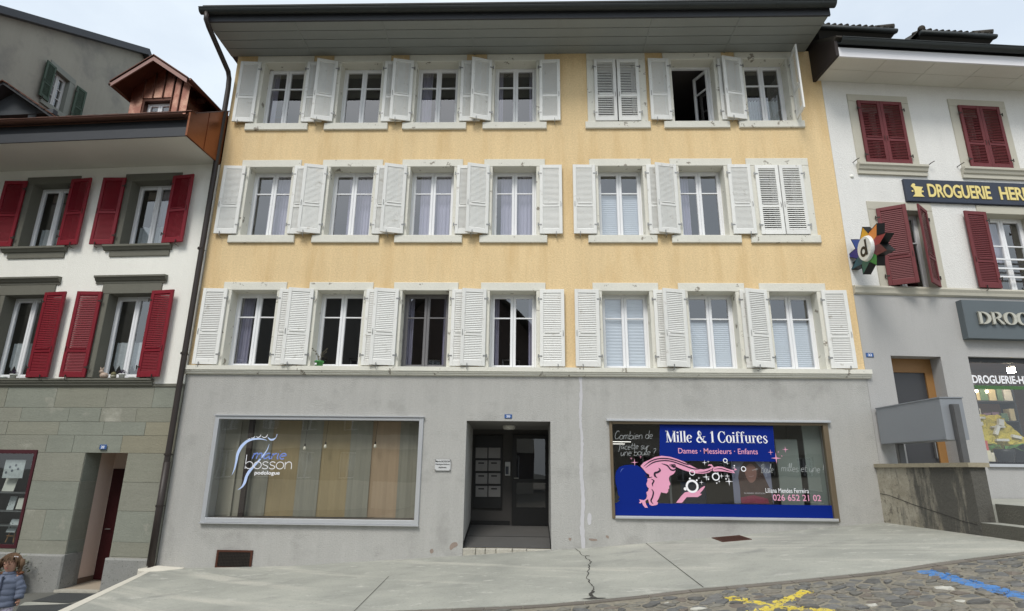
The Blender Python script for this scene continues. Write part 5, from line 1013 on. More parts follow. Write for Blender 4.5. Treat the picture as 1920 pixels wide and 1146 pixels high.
gs_ = sill_thing('goose_figurine', 'white goose figurine with raised neck beside the red shutter', 'figurine', 260); b = MB(); b.lathe([(.02, 0), (.045, .025), (.045, .06), (.022, .10), (.013, .13), (.012, .16)], n=12); b.build('body', CERW, gs_, True); b = MB(); b.tube([(0, 0, .155), (-.012, 0, .18), (-.035, 0, .178), (-.055, 0, .165)], [.014, .017, .010, .003], 8); b.build('head', CERW, gs_, True)
dish = sill_thing('white_dish', 'low white dish at the foot of the window mullion right of the heather', 'dish', 247); b = MB(); b.lathe([(.03, 0), (.06, .02), (.06, .03), (.03, .012)], n=14); b.build('dish', CERW, dish, True)
heather(sill_thing('heather_pot', 'white bowl of purple heather on the ledge at the picture edge', 'plant', 24)); 
d1 = sill_thing('white_dish', 'round white dish on the ledge at the left picture edge', 'dish', 6); b = MB(); b.lathe([(.04, 0), (.075, .03), (.07, .05), (.02, .06)], n=14); b.build('dish', CERW, d1, True)
d2 = sill_thing('white_bird', 'tiny white bird ornament left of the red shutter at the edge', 'figurine', 50); b = MB(); b.lathe([(.012, 0), (.022, .02), (.018, .04), (.004, .05)], n=10); b.build('body', CERW, d2, True); b = MB(); b.tube([(.0, 0, .045), (-.02, 0, .06)], [.012, .004], 7); b.build('head', CERW, d2, True)
# planter beside the display window, behind the child
ux, uz = LP(25, 1040, -.35); pl_ = thing('planter', 'leafy green planter against the granite plinth behind the child', 'plant', Lw(ux, -.32, interp(LT, Lw(ux, -.32, 0)[0])), LA)
b = MB(); b.lathe([(.15, 0), (.2, .38), (.22, .40), (.2, .42), (.17, .38)], n=14); b.build('pot', mat('terracotta', (140, 92, 70), .85, .08, 6, .05), pl_, True)
rl = random.Random(8); LF = mat('green_leaf', (84, 96, 52), .6, .2, 14, .1); b = MB()
for q in range(160):
    a = rl.uniform(0, 6.28); ra = rl.uniform(.02, .34); z = .40 + rl.uniform(0, .36) * (1 - ra * 1.3); c = Vector((ra * math.cos(a), ra * math.sin(a) * .7, z)); d = Vector((math.cos(a + rl.uniform(-.7, .7)), math.sin(a + rl.uniform(-.7, .7)), rl.uniform(-.4, .8))).normalized() * rl.uniform(.06, .1); s_ = d.cross(Vector((rl.uniform(-.3, .3), .2, 1))).normalized() * .022
    b.add([c, c + d * .5 + s_, c + d, c + d * .5 - s_], [(0, 1, 2, 3)])
f_ = b.build('leaves', LF, pl_); f_['kind'] = 'stuff'

# ================================================================== TALL GABLE HOUSE behind, side wall facing right
GX = -15.5
def GP(px, py): p = cut(px, py, (GX, 0, 0), Vector((1, 0, 0))); return p.y, p.z
gab_ = thing('grey_gable_house', 'tall grey rendered gable house with green shutters behind the left roof', 'house', (GX, 0, 0), math.pi / 2)
WOLD = mat('stained_grey_render', (150, 146, 134), .92, .10, .5, .05, 40, .7, 50, streak=.05, dirt_or_sheen=(116, 114, 110), dthr=(.5, .72), dscale=.6)
ga, gb_ = GP(-160, -30), GP(262, 92)
gr0 = (gb_[1] - ga[1]) / (gb_[0] - ga[0]); pk_ = gb_
wl, wr = pk_[0] - 14.0, pk_[0] + 9
prof = [(wl, 4), (wr, 4), (wr, pk_[1] - 9 * .75), (pk_[0] + .2, pk_[1] - .1), (wl, pk_[1] - 14 * gr0)]
g0, g1 = GP(87, 183)[0], 0
wy0, wz0 = GP(92, 196); wy1, wz1 = GP(101, 132); ow0, ow1, oz0, oz1 = GP(88, 190)[0], GP(118, 195)[0] + .05, GP(90, 193)[1], GP(103, 130)[1]
b = MB()
hx0, hx1, hz0, hz1 = ow0, ow1, oz0, oz1
def top(x): return pk_[1] - .1 - (pk_[0] + .2 - x) * gr0 if x < pk_[0] + .2 else pk_[1] - .1 - (x - pk_[0] - .2) * .75
for xa, xb, zs in ((wl, hx0, None), (hx1, pk_[0] + .2, None), (pk_[0] + .2, wr, None)): b.quad((xa, 0, 4), (xb, 0, 4), (xb, 0, top(xb)), (xa, 0, top(xa)))
b.quad((hx0, 0, 4), (hx1, 0, 4), (hx1, 0, hz0), (hx0, 0, hz0)); b.quad((hx0, 0, hz1), (hx1, 0, hz1), (hx1, 0, top(hx1)), (hx0, 0, top(hx0)))
b.build('gable_wall', WOLD, gab_)
b = MB(); b.quad((wl, 8, 4), (wl, 0, 4), (wl, 0, top(wl)), (wl, 8, top(wl))); b.quad((wr, 0, 4), (wr, 8, 4), (wr, 8, top(wr)), (wr, 0, top(wr))); b.build('side_wall', WOLD, gab_)
b = MB(); rt = .22
pr_a = [(wl - .3, top(wl - .3)), (pk_[0] + .2, top(pk_[0] + .2)), (wr, top(wr)), (wr, top(wr) + rt), (pk_[0] + .2, top(pk_[0] + .2) + rt + .05), (wl - .3, top(wl - .3) + rt)]
b.prism_y(pr_a, -.25, 8); b.build('roof', DARK, gab_)
GRN = mat('dark_green_paint', (58, 74, 60), .7, .08, 2, .05); GSUR = mat('grey_stone_surround', (128, 130, 122), .85, .06, 2, .04)
wg = window(gab_, hx0, hx1, hz0, hz1, fy=.14, frame_ma=mat('grey_white_sash', (190, 190, 188), .5), trim=GSUR, sill=True, jw=.22, lh=.2, bar=.36, bars=2)
room(gab_, hx0 - .3, hx1 + .3, .3, 2.5, hz0 - .3, hz1 + .3, ROOMD)
GS = shutter_meshes((hx1 - hx0) * .62, hz1 - hz0 + .06, GRN, 'green_shutter', 28, 20, .42)
place_shutter(gab_, GS, hx0 - .03, -.05, hz0 - .03, -1, 3); place_shutter(gab_, GS, hx1 + .24, -.06, hz0 - .03, 1, 6)

# ================================================================== RIGHT HOUSE (white, maroon shutters, grey shop floor)
RA = R_(5.0); RO = Vector((7.024, 0, 0))
right = thing('corner_shop_house', 'white house with maroon shutters above a grey drugstore front', 'house', tuple(RO), RA)
def RP(px, py, off=0.0):
    n = Vector((math.sin(RA), -math.cos(RA), 0)); p = cut(px, py, RO - n * off, n); d = p - RO; return d.x * math.cos(RA) + d.y * math.sin(RA), p.z
def Rw(u, y, z): return (RO.x + u * math.cos(RA) - y * math.sin(RA), RO.y + u * math.sin(RA) + y * math.cos(RA), z)
RU1 = 9.0
rtop = [(.78, 1.86), (3.30, 4.32), (5.8, 6.85)]; rmid = [(.82, 1.94), (3.42, 4.50), (5.9, 6.95)]
RZT, RZM = (8.57, 10.24), (5.60, 7.43)
hs_ = [(a - .1, c + .1, RZT[0] - .04, RZT[1] + .08) for a, c in rtop] + [(a - .1, c + .1, RZM[0] - .04, RZM[1] + .08) for a, c in rmid]
wall_mesh(.002, RU1, 5.50, 10.80, hs_, .40).build('upper_wall', WHTR, right)
RD, RS = (.60, 1.70, .8, 4.08), (2.31, 6.6, 1.90, 4.10)
wall_mesh(.002, RU1, .2, 5.498, [RD, RS], .40).build('lower_wall', GRY2, right)
b = MB(); b.quad((RU1, .4, .2), (RU1, 8, .2), (RU1, 8, 10.8), (RU1, .4, 10.8)); b.quad((.1, 8, .2), (RU1, 8, .2), (RU1, 8, 10.8), (.1, 8, 10.8)); b.build('rear_wall', WHTR, right)
room(right, .05, RU1 - .05, .41, 3.2, 5.2, 8.0, ROOMD); room(right, .05, RU1 - .05, .41, 3.2, 8.1, 10.7, ROOMD)
TRIM2 = mat('beige_grey_trim', (186, 182, 168), .8, .04, 1.5, .03, 30, .3, 40)
b = MB(); b.prism_x([(.0, 5.60), (-.07, 5.60), (-.085, 5.56), (-.06, 5.50), (-.05, 5.44), (-.015, 5.41), (.0, 5.41)], .0, RU1); b.build('ledge', TRIM2, right)
for k, (a, c) in enumerate(rtop):
    wdo = window(right, a, c, *RZT, fy=.24, trim=TRIM2, sill=False, jw=.21, lh=.19)
    b = MB(); b.prism_x([(.02, 8.562), (-.13, 8.562), (-.13, 8.51), (-.10, 8.48), (-.08, 8.42), (-.05, 8.40), (-.05, 8.31), (.02, 8.31)], a - .25, c + .33); b.build('sill_moulding', TRIM2, wdo)
    ms = shutter_meshes((c - a) / 2 + .004, 1.67, RED2, 'maroon_shutter', 21, 12, .38, tilt=56, cover=.5)
    for s, hx in ((1, a - .006), (-1, c + .006)): place_shutter(right, ms, hx, -.028, RZT[0] + .005, s, 0, False)
    for x in (a - .32, c + .40): b = MB(); b.tube([(x, .0, 8.6), (x + .02, -.10, 8.62), (x + .09, -.12, 8.66)], .010, 5); b.build('shutter_hook', IRON, wdo)
def net(w_, x0, x1, z0, z1, y): wavy(x0 + .1, (x0 + x1) / 2 + .15, z0 + .85, z1 - .05, y, .02, 5, CURT, w_, .06)
for k, (a, c) in enumerate(rmid):
    wdo = window(right, a, c, *RZM, fy=.24, trim=TRIM2, sill=False, jw=.20, lh=.20, curtain=net, bar=.36)
    if k: 
        for z in (.36, .56, .78): box('guard_rail', PVC, wdo, a, c, .10, .13, RZM[0] + z - .018, RZM[0] + z + .018)
    ms = shutter_meshes((c - a) / 2 + .0, 1.82, RED2, 'maroon_shutter', 24, 12, .34, tilt=68, cover=.58)
    if k == 0: place_shutter(right, ms, a - .02, -.03, RZM[0] + .01, 1, 32, False); place_shutter(right, ms, c + .02, -.03, RZM[0] + .01, -1, 36, False)
    else: place_shutter(right, ms, a - .06, -.05, RZM[0] + .02, -1, 3); place_shutter(right, ms, c + .06, -.05, RZM[0] + .02, 1, 3)
# eaves
box('soffit_backing', DARK, right, -.14, RU1, -.86, .1, 10.792, 10.82)
for i in range(8):
    for k in range(2): box('soffit_board', SOFFW, right, -.12 + i * 1.17 + .005, -.12 + (i + 1) * 1.17 - .005, -.86 + k * .43 + .004, -.86 + (k + 1) * .43 - .004, 10.772, 10.79)
box('fascia', mat('white_painted_board', (224, 223, 226), .5, .02, 2, 0), right, -.12, RU1, -.90, -.862, 10.75, 10.99)
b = MB(); gy2 = -.99; b.prism_x([(gy2 + .10 * math.cos(R_(a)), 11.12 + .10 * math.sin(R_(a))) for a in range(180, 361, 20)] + [(gy2 + .087 * math.cos(R_(a)), 11.12 + .087 * math.sin(R_(a))) for a in range(360, 179, -20)], -.10, RU1); b.tube([(-.10, gy2 - .1, 11.12), (RU1, gy2 - .1, 11.12)], .014, 6); b.build('gutter', GUTT, right)
box('gutter_board', BLACK, right, -.12, RU1, -.90, -.87, 10.992, 11.2)
b = MB(); b.prism_x([(-.93, 10.74), (-.93, 11.14), (.02, 11.80), (.02, 10.74)], -.20, -.125); b.build('eave_end_board', mat('dark_brown_board', (46, 38, 36), .6, .06, 2, .03), right)
b = MB(); b.prism_x([(-1.0, 11.18), (-1.0, 11.22), (4.2, 14.6), (8.4, 12), (8.4, 10.9), (-.8, 11.1)], -.18, RU1); b.build('roof', TILED, right)
for u0, u1 in ((.12, 2.12), (2.75, 4.72)):
    z0, z1, yf = 11.98, 12.28, .02
    b = MB(); b.add([(u0, yf, z1), (u1, yf, z1), (u1 - .3, yf + .35, z0 - .12), (u0 + .3, yf + .35, z0 - .12), (u0, 1.6, z1), (u1, 1.6, z1)], [(0, 1, 2, 3), (0, 3, 4), (1, 5, 2)]); b.build('dormer_soffit', BLACK, right)
    b = MB(); b.box(u0, u1, yf - .03, yf, z1 - .02, z1 + .10); dd_ = b.build('dormer_fascia', GUTT, right); b = MB(); b.tube([(u0, yf - .07, z1 + .02), (u1, yf - .07, z1 + .02)], .06, 8); b.build('dormer_gutter', GUTT, dd_, True)
    b = MB(); b.add([(u0 - .02, yf - .05, z1 + .1), (u1 + .02, yf - .05, z1 + .1), (u1 + .02, 2.2, z1 + .1), (u0 - .02, 2.2, z1 + .1), ((u0 + u1) / 2 - .5, 1.0, z1 + .75), ((u0 + u1) / 2 + .5, 1.0, z1 + .75), ((u0 + u1) / 2, 2.2, z1 + .75)], [(0, 1, 5, 4), (1, 2, 6, 5), (3, 0, 4, 6), (4, 5, 6)]); b.build('dormer_roof', TILED, dd_)
    tmd = MB(); tmd.tube([(0, -.09, 0), (0, .25, .17)], .05, 8); tmde = tmd.mesh('roof_tile', TILED)
    n = int((u1 - u0) / .16)
    for k in range(n): obj('roof_tile', tmde, dd_, (u0 + .1 + k * .16, yf + .02, z1 + .10 + random.uniform(-.01, .012)))
    for u, s in ((u0 + .05, 1), (u1 - .05, -1)): b = MB(); b.tube([(u, yf - .05, z1 + .15), (u + s * .25, yf + .25, z1 + .34)], .085, 10); b.build('hip_tile', TILED, dd_, True)
    b = MB(); b.box(u0 + .3, u1 - .3, yf + .36, yf + .42, 11.4, z0 - .1); b.build('dormer_wall', DARK, dd_)
# shop front
b = MB(); b.box(RS[0], RS[1], .10, .16, 4.0, 4.10).box(RS[0], RS[0] + .03, .10, .16, 1.9, 4.0).box(RS[0], RS[1], .10, .16, 1.9, 1.94); sw_ = b.build('shop_window', DARK, right)
pane_y('pane', SHOPG, sw_, RS[0] + .03, RS[1], 1.94, 4.0, .13); box('sill_rail', ALU, sw_, RS[0] - .06, RS[1], -.05, .10, 1.84, 1.899)
(ta, tz0), (tb, tz1) = RP(1825, 718.5, .12), RP(1920, 707, .12); obj('lettering', text_mesh('DROGUERIE-HERBORISTERIE', ta, ta + (tb - ta) * 1.94, tz0, tz1 + .02, .124, WVIN, .03), sw_)
(ga0, gz0), (_, gz1) = RP(1830, 729, .12), RP(1830, 722.5, .12); b = MB(); b.flat([(ga0, gz0), (RS[1], gz0), (RS[1], gz1), (ga0 - .05, gz1)], .127); b.build('vinyl_stripe', mat('leaf_green_vinyl', (70, 104, 62), .5, .05, 4, 0), sw_)
WARM = mat('warm_shop_wall', (150, 118, 92), .85, .06, 1.2, .03); room(right, 1.75, 7.5, .42, 3.6, 1.3, 4.4, WARM)
# stock behind the glass
sh = thing('drugstore_shelf', 'dark shelf unit with pale packets behind the drugstore window', 'shelf', Rw(2.42, 1.2, 1.3), RA)
for z in (1.05, 1.55, 2.0): box('board', DARK, sh, 0, 1.9, 0, .4, z, z + .03)
for x in (0, .95, 1.87): box('upright', DARK, sh, x, x + .03, .0, .4, 0, 2.4)
pkm = [mat('cream_packet', (214, 200, 160), .6), mat('white_packet', (216, 214, 206), .6), mat('lilac_packet', (150, 120, 140), .6), mat('green_packet', (110, 140, 110), .6)]
rp_ = random.Random(9)
for lv_, z in (('lower', 1.08), ('middle', 1.58), ('upper', 2.03)):
    x = .05; no_ = 0
    while x < 1.75:
        w_, h_ = rp_.uniform(.10, .2), rp_.uniform(.16, .34); pc_ = rp_.randrange(4); no_ += 1; o = box('packet', pkm[pc_], None, 0, w_, 0, .16, 0, h_); o.location = Rw(2.42 + x, 1.22, 1.3 + z); o.rotation_euler = (0, 0, RA); tag(o, '%s packet, %s from the left on the %s drugstore shelf' % (('cream', 'white', 'lilac', 'green')[pc_], ('first', 'second', 'third', 'fourth', 'fifth', 'sixth', 'seventh', 'eighth', 'ninth', 'tenth', 'eleventh', 'twelfth', 'thirteenth')[no_ - 1], lv_), 'packet', 'packets on the drugstore shelf'); x += w_ + rp_.uniform(.01, .06)
STRAW = mat('yellow_straw', (176, 162, 66), .95, .25, 9, .25, 40, 1.0, 40)
ds = thing('straw_display', 'slanting yellow straw display board with products in the drugstore window', 'display', Rw(2.62, .55, 2.02), RA); rw_ = random.Random(12)
b = MB(); nx_, nz_ = 16, 14
for i in range(nx_ + 1):
    for k in range(nz_ + 1): b.v.append((.0 + 1.0 * i / nx_ + .22 * (nz_ - k) / nz_, .42 * k / nz_ + rw_.uniform(-.03, .03), .30 + .66 * k / nz_ + rw_.uniform(-.02, .02)))
b.f = [(i * (nz_ + 1) + k, (i + 1) * (nz_ + 1) + k, (i + 1) * (nz_ + 1) + k + 1, i * (nz_ + 1) + k + 1) for i in range(nx_) for k in range(nz_)]; b.box(0, 1.2, .5, .54, 0, .9); b.build('straw_board', STRAW, ds)
for x, z, w_, h_, a in ((.25, .86, .3, .04, 0), (.5, .52, .07, .22, .5), (.75, .72, .12, .14, .2), (.3, .70, .08, .08, 0), (.55, .66, .3, .03, 0), (.42, .36, .28, .05, 0), (.85, .45, .2, .06, .2)):
    xf = Matrix.Translation((x, .42 * (z - .3) / .66 - .05, z)) @ Matrix.Rotation(a, 4, 'Y'); b = MB(); b.box(0, w_, -.03, .03, 0, h_, xf); b.build('product', pkm[1], ds)
plm = thing('shop_plant', 'dark pot with long green leaf blades low in the drugstore window', 'plant', Rw(3.1, .45, 1.95), RA)
b = MB(); b.lathe([(.13, 0), (.19, .2), (.17, .26), (.12, .26)], n=16); b.build('pot', BLACK, plm, True)
for q in range(9): a = q * .75; b = MB(); b.add([(0, 0, .22), (.2 * math.cos(a) - .02, .1 * math.sin(a), .34), (.5 * math.cos(a), .16 * math.sin(a), .20 + .1 * (q % 3)), (.2 * math.cos(a) + .02, .1 * math.sin(a), .30)], [(0, 1, 2, 3)]); b.build('leaf', mat('fresh_leaf', (96, 140, 62), .5, .1, 8, 0), plm)
for i, (x, c, h_) in enumerate(((2.42, (190, 92, 84), .42), (2.40, (214, 206, 180), .22), (2.55, (216, 210, 190), .18))):
    o = box('carton', mat('carton_%d' % i, c, .6), None, 0, .14, 0, .1, 0, h_); o.location = Rw(x, .22 - .07 * (i == 1) + .02 * i, 1.95); o.rotation_euler = (0, 0, RA); tag(o, ('red carton low at the left edge of the drugstore window', 'cream carton nearest the left edge of the drugstore window', 'small white carton right of the cream one in the drugstore window')[i], 'carton')
# door behind the terrace
b = MB(); b.box(RD[0], RD[0] + .10, .30, .38, 1.2, 4.08).box(RD[1] - .17, RD[1], .30, .38, 1.2, 4.08).box(RD[0] + .1, RD[1] - .17, .30, .38, 3.78, 4.08); dr2 = b.build('door_frame', OAK, right)
box('door_leaf', mat('dark_glass_panel', (60, 60, 62), .25, .04, 2, 0), dr2, RD[0] + .1, RD[1] - .17, .33, .36, 1.2, 3.78); box('handle', STEEL, dr2, RD[1] - .26, RD[1] - .24, .26, .32, 2.0, 2.5)
u_, z_ = RP(1624, 670); u2, z2 = RP(1637, 662); number_plate('blue number plate on the drugstore wall left of the oak door', '32', Rw(u_, -.001, z_), RA, u2 - u_, z2 - z_)
b = MB(); b.lathe([(.035, -.03), (.045, 0), (.03, .02)], n=12); x_, z_ = RP(1597, 331); o = b.build('junction_cap', WHT, right, True, (x_, -.01, z_)); o.rotation_euler = (math.pi / 2, 0, 0)
# upper board sign with gilt letters
(su0, sz1_), (_, sz0_) = RP(1694, 335, -.07), RP(1702, 377, -.07)
sg = thing('shop_sign', 'long dark blue board with gilt capitals between the upper window rows', 'sign', Rw(su0, 0, sz0_), RA); sh_ = sz1_ - sz0_
b = MB(); b.bbox(0, 6.6, -.07, -.002, 0, sh_, .01); b.build('board', mat('dark_slate_blue_board', (52, 58, 72), .5, .06, 1.5, .03), sg)
GOLD = mat('pale_gilt', (232, 212, 138), .45, .05, 4, .02, metal=.15)
def S8(X, Y): u, z = RP(1680 + X / 8, 320 + Y / 8, -.085); return u - su0, z - sz0_
(lx0, lz1), (lx1, lz0) = S8(462, 195), S8(1445, 425); lz0 = S8(500, 395)[1]; lz1 = S8(465, 195)[1]
obj('lettering', text_mesh('DROGUERIE', lx0, lx1, lz0, lz1, -.085, GOLD, .022, .014, space=.95), sg)
hx_ = S8(1550, 300)[0]; obj('lettering', text_mesh('HERBORISTERIE', hx_, hx_ + (lx1 - lx0) * 13 / 9 * .98, lz0, lz1, -.085, GOLD, .022, .014, space=.95), sg)
mpoly = [(225, 232), (245, 195), (270, 190), (290, 210), (280, 225), (300, 235), (405, 245), (385, 280), (385, 350), (430, 392), (258, 388), (290, 350), (280, 300), (262, 262)]
from mathutils.geometry import tessellate_polygon
pp = [S8(*q) for q in mpoly]; b = MB(); n = len(pp); b.v = [(x, -.085, z) for x, z in pp] + [(x, -.071, z) for x, z in pp]; b.f = [tuple(f) for f in tessellate_polygon([[Vector((x, z, 0)) for x, z in pp]])] + [(i, (i + 1) % n, (i + 1) % n + n, i + n) for i in range(n)]; b.build('mortar_emblem', GOLD, sg)
for X, Y in ((250, 305), (402, 312)): x, z = S8(X, Y); b = MB(); b.tube([(x, -.086, z), (x, -.071, z)], .022, 8); b.build('emblem_handle', GOLD, sg)
# lower grey box sign with metal serif letters
(su0, sz1_), (_, sz0_) = RP(1802, 562, -.16), RP(1812, 634, -.16)
sg2 = thing('shop_sign', 'grey box sign with raised metal serif letters over the drugstore window', 'sign', Rw(su0, 0, sz0_), RA); h2 = sz1_ - sz0_
b = MB(); b.bbox(0, 5.6, -.16, -.002, 0, h2, .006); b.build('box', mat('slate_grey_panel', (92, 100, 104), .5, .04, 1.5, .02), sg2)
u0_, z0_ = RP(1785 + 415 / 8.185, 550 + 470 / 8.185, -.20); u1_, _ = RP(1785 + 1010 / 8.185, 550 + 470 / 8.185, -.20); _, z1_ = RP(1785 + 470 / 8.185, 550 + 285 / 8.185, -.20)
LETM = mat('brushed_pale_metal', (196, 192, 178), .4, .05, 5, .03, metal=.5)
tw_ = sum(SERIF[c][0] for c in 'DRO'); kk = (u1_ - u0_) / tw_; cx = 0
for ch_ in 'DROGUERIE':
    bb = MB(); wch, stl = SERIF[ch_]
    for pts, ww in stl:
        p2 = [(u0_ - su0 + (cx + a) * kk, z0_ - sz0_ + c * (z1_ - z0_)) for a, c in pts]; ws = [v * kk for v in ww] if isinstance(ww, (list, tuple)) else ww * kk
        if isinstance(ws, list): ws = (ws + [ws[-1]] * len(p2))[:len(p2)]
        n0 = len(bb.v); f0 = len(bb.f); bb.ribbon(p2, ws, -.215); n1 = len(bb.v); m_ = n1 - n0
        bb.v += [(x, -.175, z) for x, y, z in bb.v[n0:n1]]
        for i in range(len(p2) - 1): bb.f += [(n0 + 2 * i, n0 + 2 * i + 2, n1 + 2 * i + 2, n1 + 2 * i), (n0 + 2 * i + 1, n1 + 2 * i + 1, n1 + 2 * i + 3, n0 + 2 * i + 3)]
        bb.f += [(n0, n1, n1 + 1, n0 + 1), (n1 - 2, n1 - 1, n1 + m_ - 1, n1 + m_ - 2)]
    bb.build('letter', LETM, sg2); cx += wch
# ---- star-shaped projecting sign, square to the wall
SXp = 7.06
def SP(X, Y): p = cut(1580 + X / 9.96, 410 + Y / 9.96, (SXp, 0, 0), Vector((1, 0, 0))); return p.y, p.z
scy, scz = SP(455, 560)
stg = thing('star_sign', 'many pointed coloured star sign with a letter d projecting beside maroon shutters', 'sign', (SXp, scy, scz))
tips = [(372, 165), (632, 100), (805, 272), (830, 588), (637, 870), (385, 1030), (168, 950), (80, 702), (160, 390)]; inn = [(475, 280), (632, 325), (690, 466), (636, 690), (505, 805), (355, 850), (262, 745), (245, 560), (330, 388)]
cols = [(222, 168, 40), (222, 136, 60), (150, 34, 40), (92, 30, 44), (40, 124, 58), (24, 98, 92), (18, 82, 106), (24, 30, 128), (20, 76, 168)]
S_ = lambda q: tuple(a - c for a, c in zip(SP(*q), (scy, scz)))
T_, I_ = [S_(q) for q in tips], [S_(q) for q in inn]; th = .155
for i in range(9):
    t0, ia, ib = T_[i], I_[i - 1], I_[i]; b = MB(); b.add([(0, *ia), (0, *t0), (0, *ib), (0, 0, 0), (th, *ia), (th, *t0), (th, *ib), (th, 0, 0)], [(0, 3, 2, 1), (4, 5, 6, 7), (0, 1, 5, 4), (1, 2, 6, 5), (2, 3, 7, 6), (3, 0, 4, 7)]); b.build('coloured_point', mat('star_colour_%d' % i, cols[i], .35, .02, 3, 0), stg)
    b = MB(); g_ = .012
    f_ = lambda q, s=1.03: (q[0] * s, q[1] * s); b.add([(-.006, *f_(ia)), (-.006, *f_(t0)), (-.006, *f_(ib)), (th + .006, *f_(ia)), (th + .006, *f_(t0)), (th + .006, *f_(ib))], [(0, 1, 4, 3), (1, 2, 5, 4)]); b.build('point_edge', BLACK, stg)
ry, rz_ = abs(S_((625, 560))[0] - S_((285, 560))[0]) / 2, abs(S_((455, 340))[1] - S_((455, 780))[1]) / 2; rD = (ry + rz_) / 2
b = MB(); n = 28
for xx, r in ((-.001, rD), (-.03, rD * .97), (-.06, rD * .9)): b.v += [(xx, r * math.cos(2 * math.pi * k / n), r * math.sin(2 * math.pi * k / n)) for k in range(n)]
b.f = [(j * n + k, j * n + (k + 1) % n, (j + 1) * n + (k + 1) % n, (j + 1) * n + k) for j in range(2) for k in range(n)] + [tuple(range(2 * n, 3 * n))]; b.build('disc', mat('white_acrylic', (222, 226, 224), .3, .01, 3, 0), stg)
b = MB(); n = 26; bc, br_, bw = (.13 * rD, -.20 * rD), .30 * rD, .22 * rD      # heavy round d: bowl and stem
for k in range(n): a = 2 * math.pi * k / n; b.v += [(-.064, bc[0] + (br_ + bw / 2) * math.cos(a), bc[1] + (br_ + bw / 2) * math.sin(a)), (-.064, bc[0] + (br_ - bw / 2) * math.cos(a), bc[1] + (br_ - bw / 2) * math.sin(a))]
b.f = [(2 * k, 2 * k + 1, (2 * k + 3) % (2 * n), (2 * k + 2) % (2 * n)) for k in range(n)]; b.build('letter_bowl', BLACK, stg)
b = MB(); b.add([(-.0655, -.16 * rD, -.60 * rD), (-.0655, -.40 * rD, -.60 * rD), (-.0655, -.40 * rD, .66 * rD), (-.0655, -.16 * rD, .66 * rD)], [(0, 1, 2, 3)]); b.build('letter_stem', BLACK, stg)
b = MB(); y1_ = SP(80, 850)[0] - scy; z_ = SP(150, 850)[1] - scz; b.box(.06, .16, -.1, .6 + y1_ * 0 + .35, z_ - .05, z_ + .05); b.build('bracket', BLACK, stg)

# ================================================================== TERRACE, STEPS, CABINET on the right
def terrace_mat():
    M = bpy.data.materials.new('stained_terrace_cement'); M.use_nodes = True; t = M.node_tree; N = t.nodes; L = t.links; bs = N['Principled BSDF']; bs.inputs['Roughness'].default_value = .9
    g = N.new('ShaderNodeNewGeometry'); sep = N.new('ShaderNodeSeparateXYZ'); L.new(g.outputs['Position'], sep.inputs[0])
    def noise(sc, scale=(1, 1, 1), det=8, ro=.65):
        mp_ = N.new('ShaderNodeMapping'); mp_.inputs['Scale'].default_value = scale; L.new(g.outputs['Position'], mp_.inputs['Vector']); n = N.new('ShaderNodeTexNoise'); n.inputs['Scale'].default_value = sc; n.inputs['Detail'].default_value = det; n.inputs['Roughness'].default_value = ro; L.new(mp_.outputs['Vector'], n.inputs['Vector']); return n.outputs['Fac']
    def mth(op, a, c, d=None):
        x = N.new('ShaderNodeMath'); x.operation = op
        for i, v in enumerate((a, c, d)):
            if v is None: continue
            if isinstance(v, (int, float)): x.inputs[i].default_value = v
            else: L.new(v, x.inputs[i])
        return x.outputs[0]
    def ramp(f, p0, p1):
        r = N.new('ShaderNodeValToRGB'); r.color_ramp.elements[0].position = p0; r.color_ramp.elements[1].position = p1; L.new(f, r.inputs['Fac']); return r.outputs['Color']
    def mix(f, a, c):
        x = N.new('ShaderNodeMixRGB'); L.new(f, x.inputs['Fac']); (L.new(a, x.inputs['Color1']) if not isinstance(a, tuple) else setattr(x.inputs['Color1'], 'default_value', a)); x.inputs['Color2'].default_value = c; return x.outputs['Color']
    c = mix(ramp(noise(2.2), .35, .65), lin((176, 170, 154)), lin((150, 143, 126)))
    c = mix(ramp(noise(9.0), .56, .64), c, lin((122, 116, 104)))
    k = mth('MULTIPLY_ADD', sep.outputs[1], -.16, noise(1.5, (1, 2.2, .5)))      # grime grows along the wall, broken up by rain streaks
    c = mix(ramp(k, .62, .80), c, lin((86, 84, 78)))
    c = mix(ramp(noise(3.0, (1, 3.0, .25)), .60, .70), c, lin((72, 70, 66)))
    c = mix(ramp(noise(22.0), .62, .68), c, lin((70, 68, 62)))
    L.new(c, bs.inputs['Base Color']); bp = N.new('ShaderNodeBump'); bp.inputs['Strength'].default_value = 1; bp.inputs['Distance'].default_value = .02; L.new(noise(14), bp.inputs['Height']); L.new(bp.outputs['Normal'], bs.inputs['Normal']); return M
TERM = terrace_mat()
TERC = mat('terrace_cap_stone', (150, 142, 122), .9, .12, 3, .08, 30, .6, 35)
TERD = mat('dark_step_concrete', (92, 90, 82), .92, .14, 2, .10, 30, .8, 35)
ter = thing('terrace_wall', 'stained cement parapet wall between yellow building and steps', 'wall', (7.0, 0, 0))
b = MB(); b.prism_z([(-.06, .0), (.26, .0), (.26, -2.46), (.02, -2.46)], .2, 1.80); b.build('wall', TERM, ter); b = MB(); b.prism_z([(-.10, .0), (.30, .0), (.30, -2.51), (-.03, -2.51)], 1.80, 1.87); b.build('cap', TERC, ter)
def xw(y): return -.06 + .0325 * -y
b = MB(); pts = [(xw(y) - .004, y, 1.32 - .05 * k + random.uniform(-.015, .015)) for k, y in enumerate((-.02, -.3, -.6, -.9, -1.2, -1.5, -1.8, -2.1, -2.4))]
for i in range(len(pts)): x, y, z = pts[i]; b.v += [(x - .002, y, z + .006), (x - .002, y, z - .006)]
b.f = [(2 * i, 2 * i + 1, 2 * i + 3, 2 * i + 2) for i in range(len(pts) - 1)]; b.build('wall_crack', CRACK, ter)
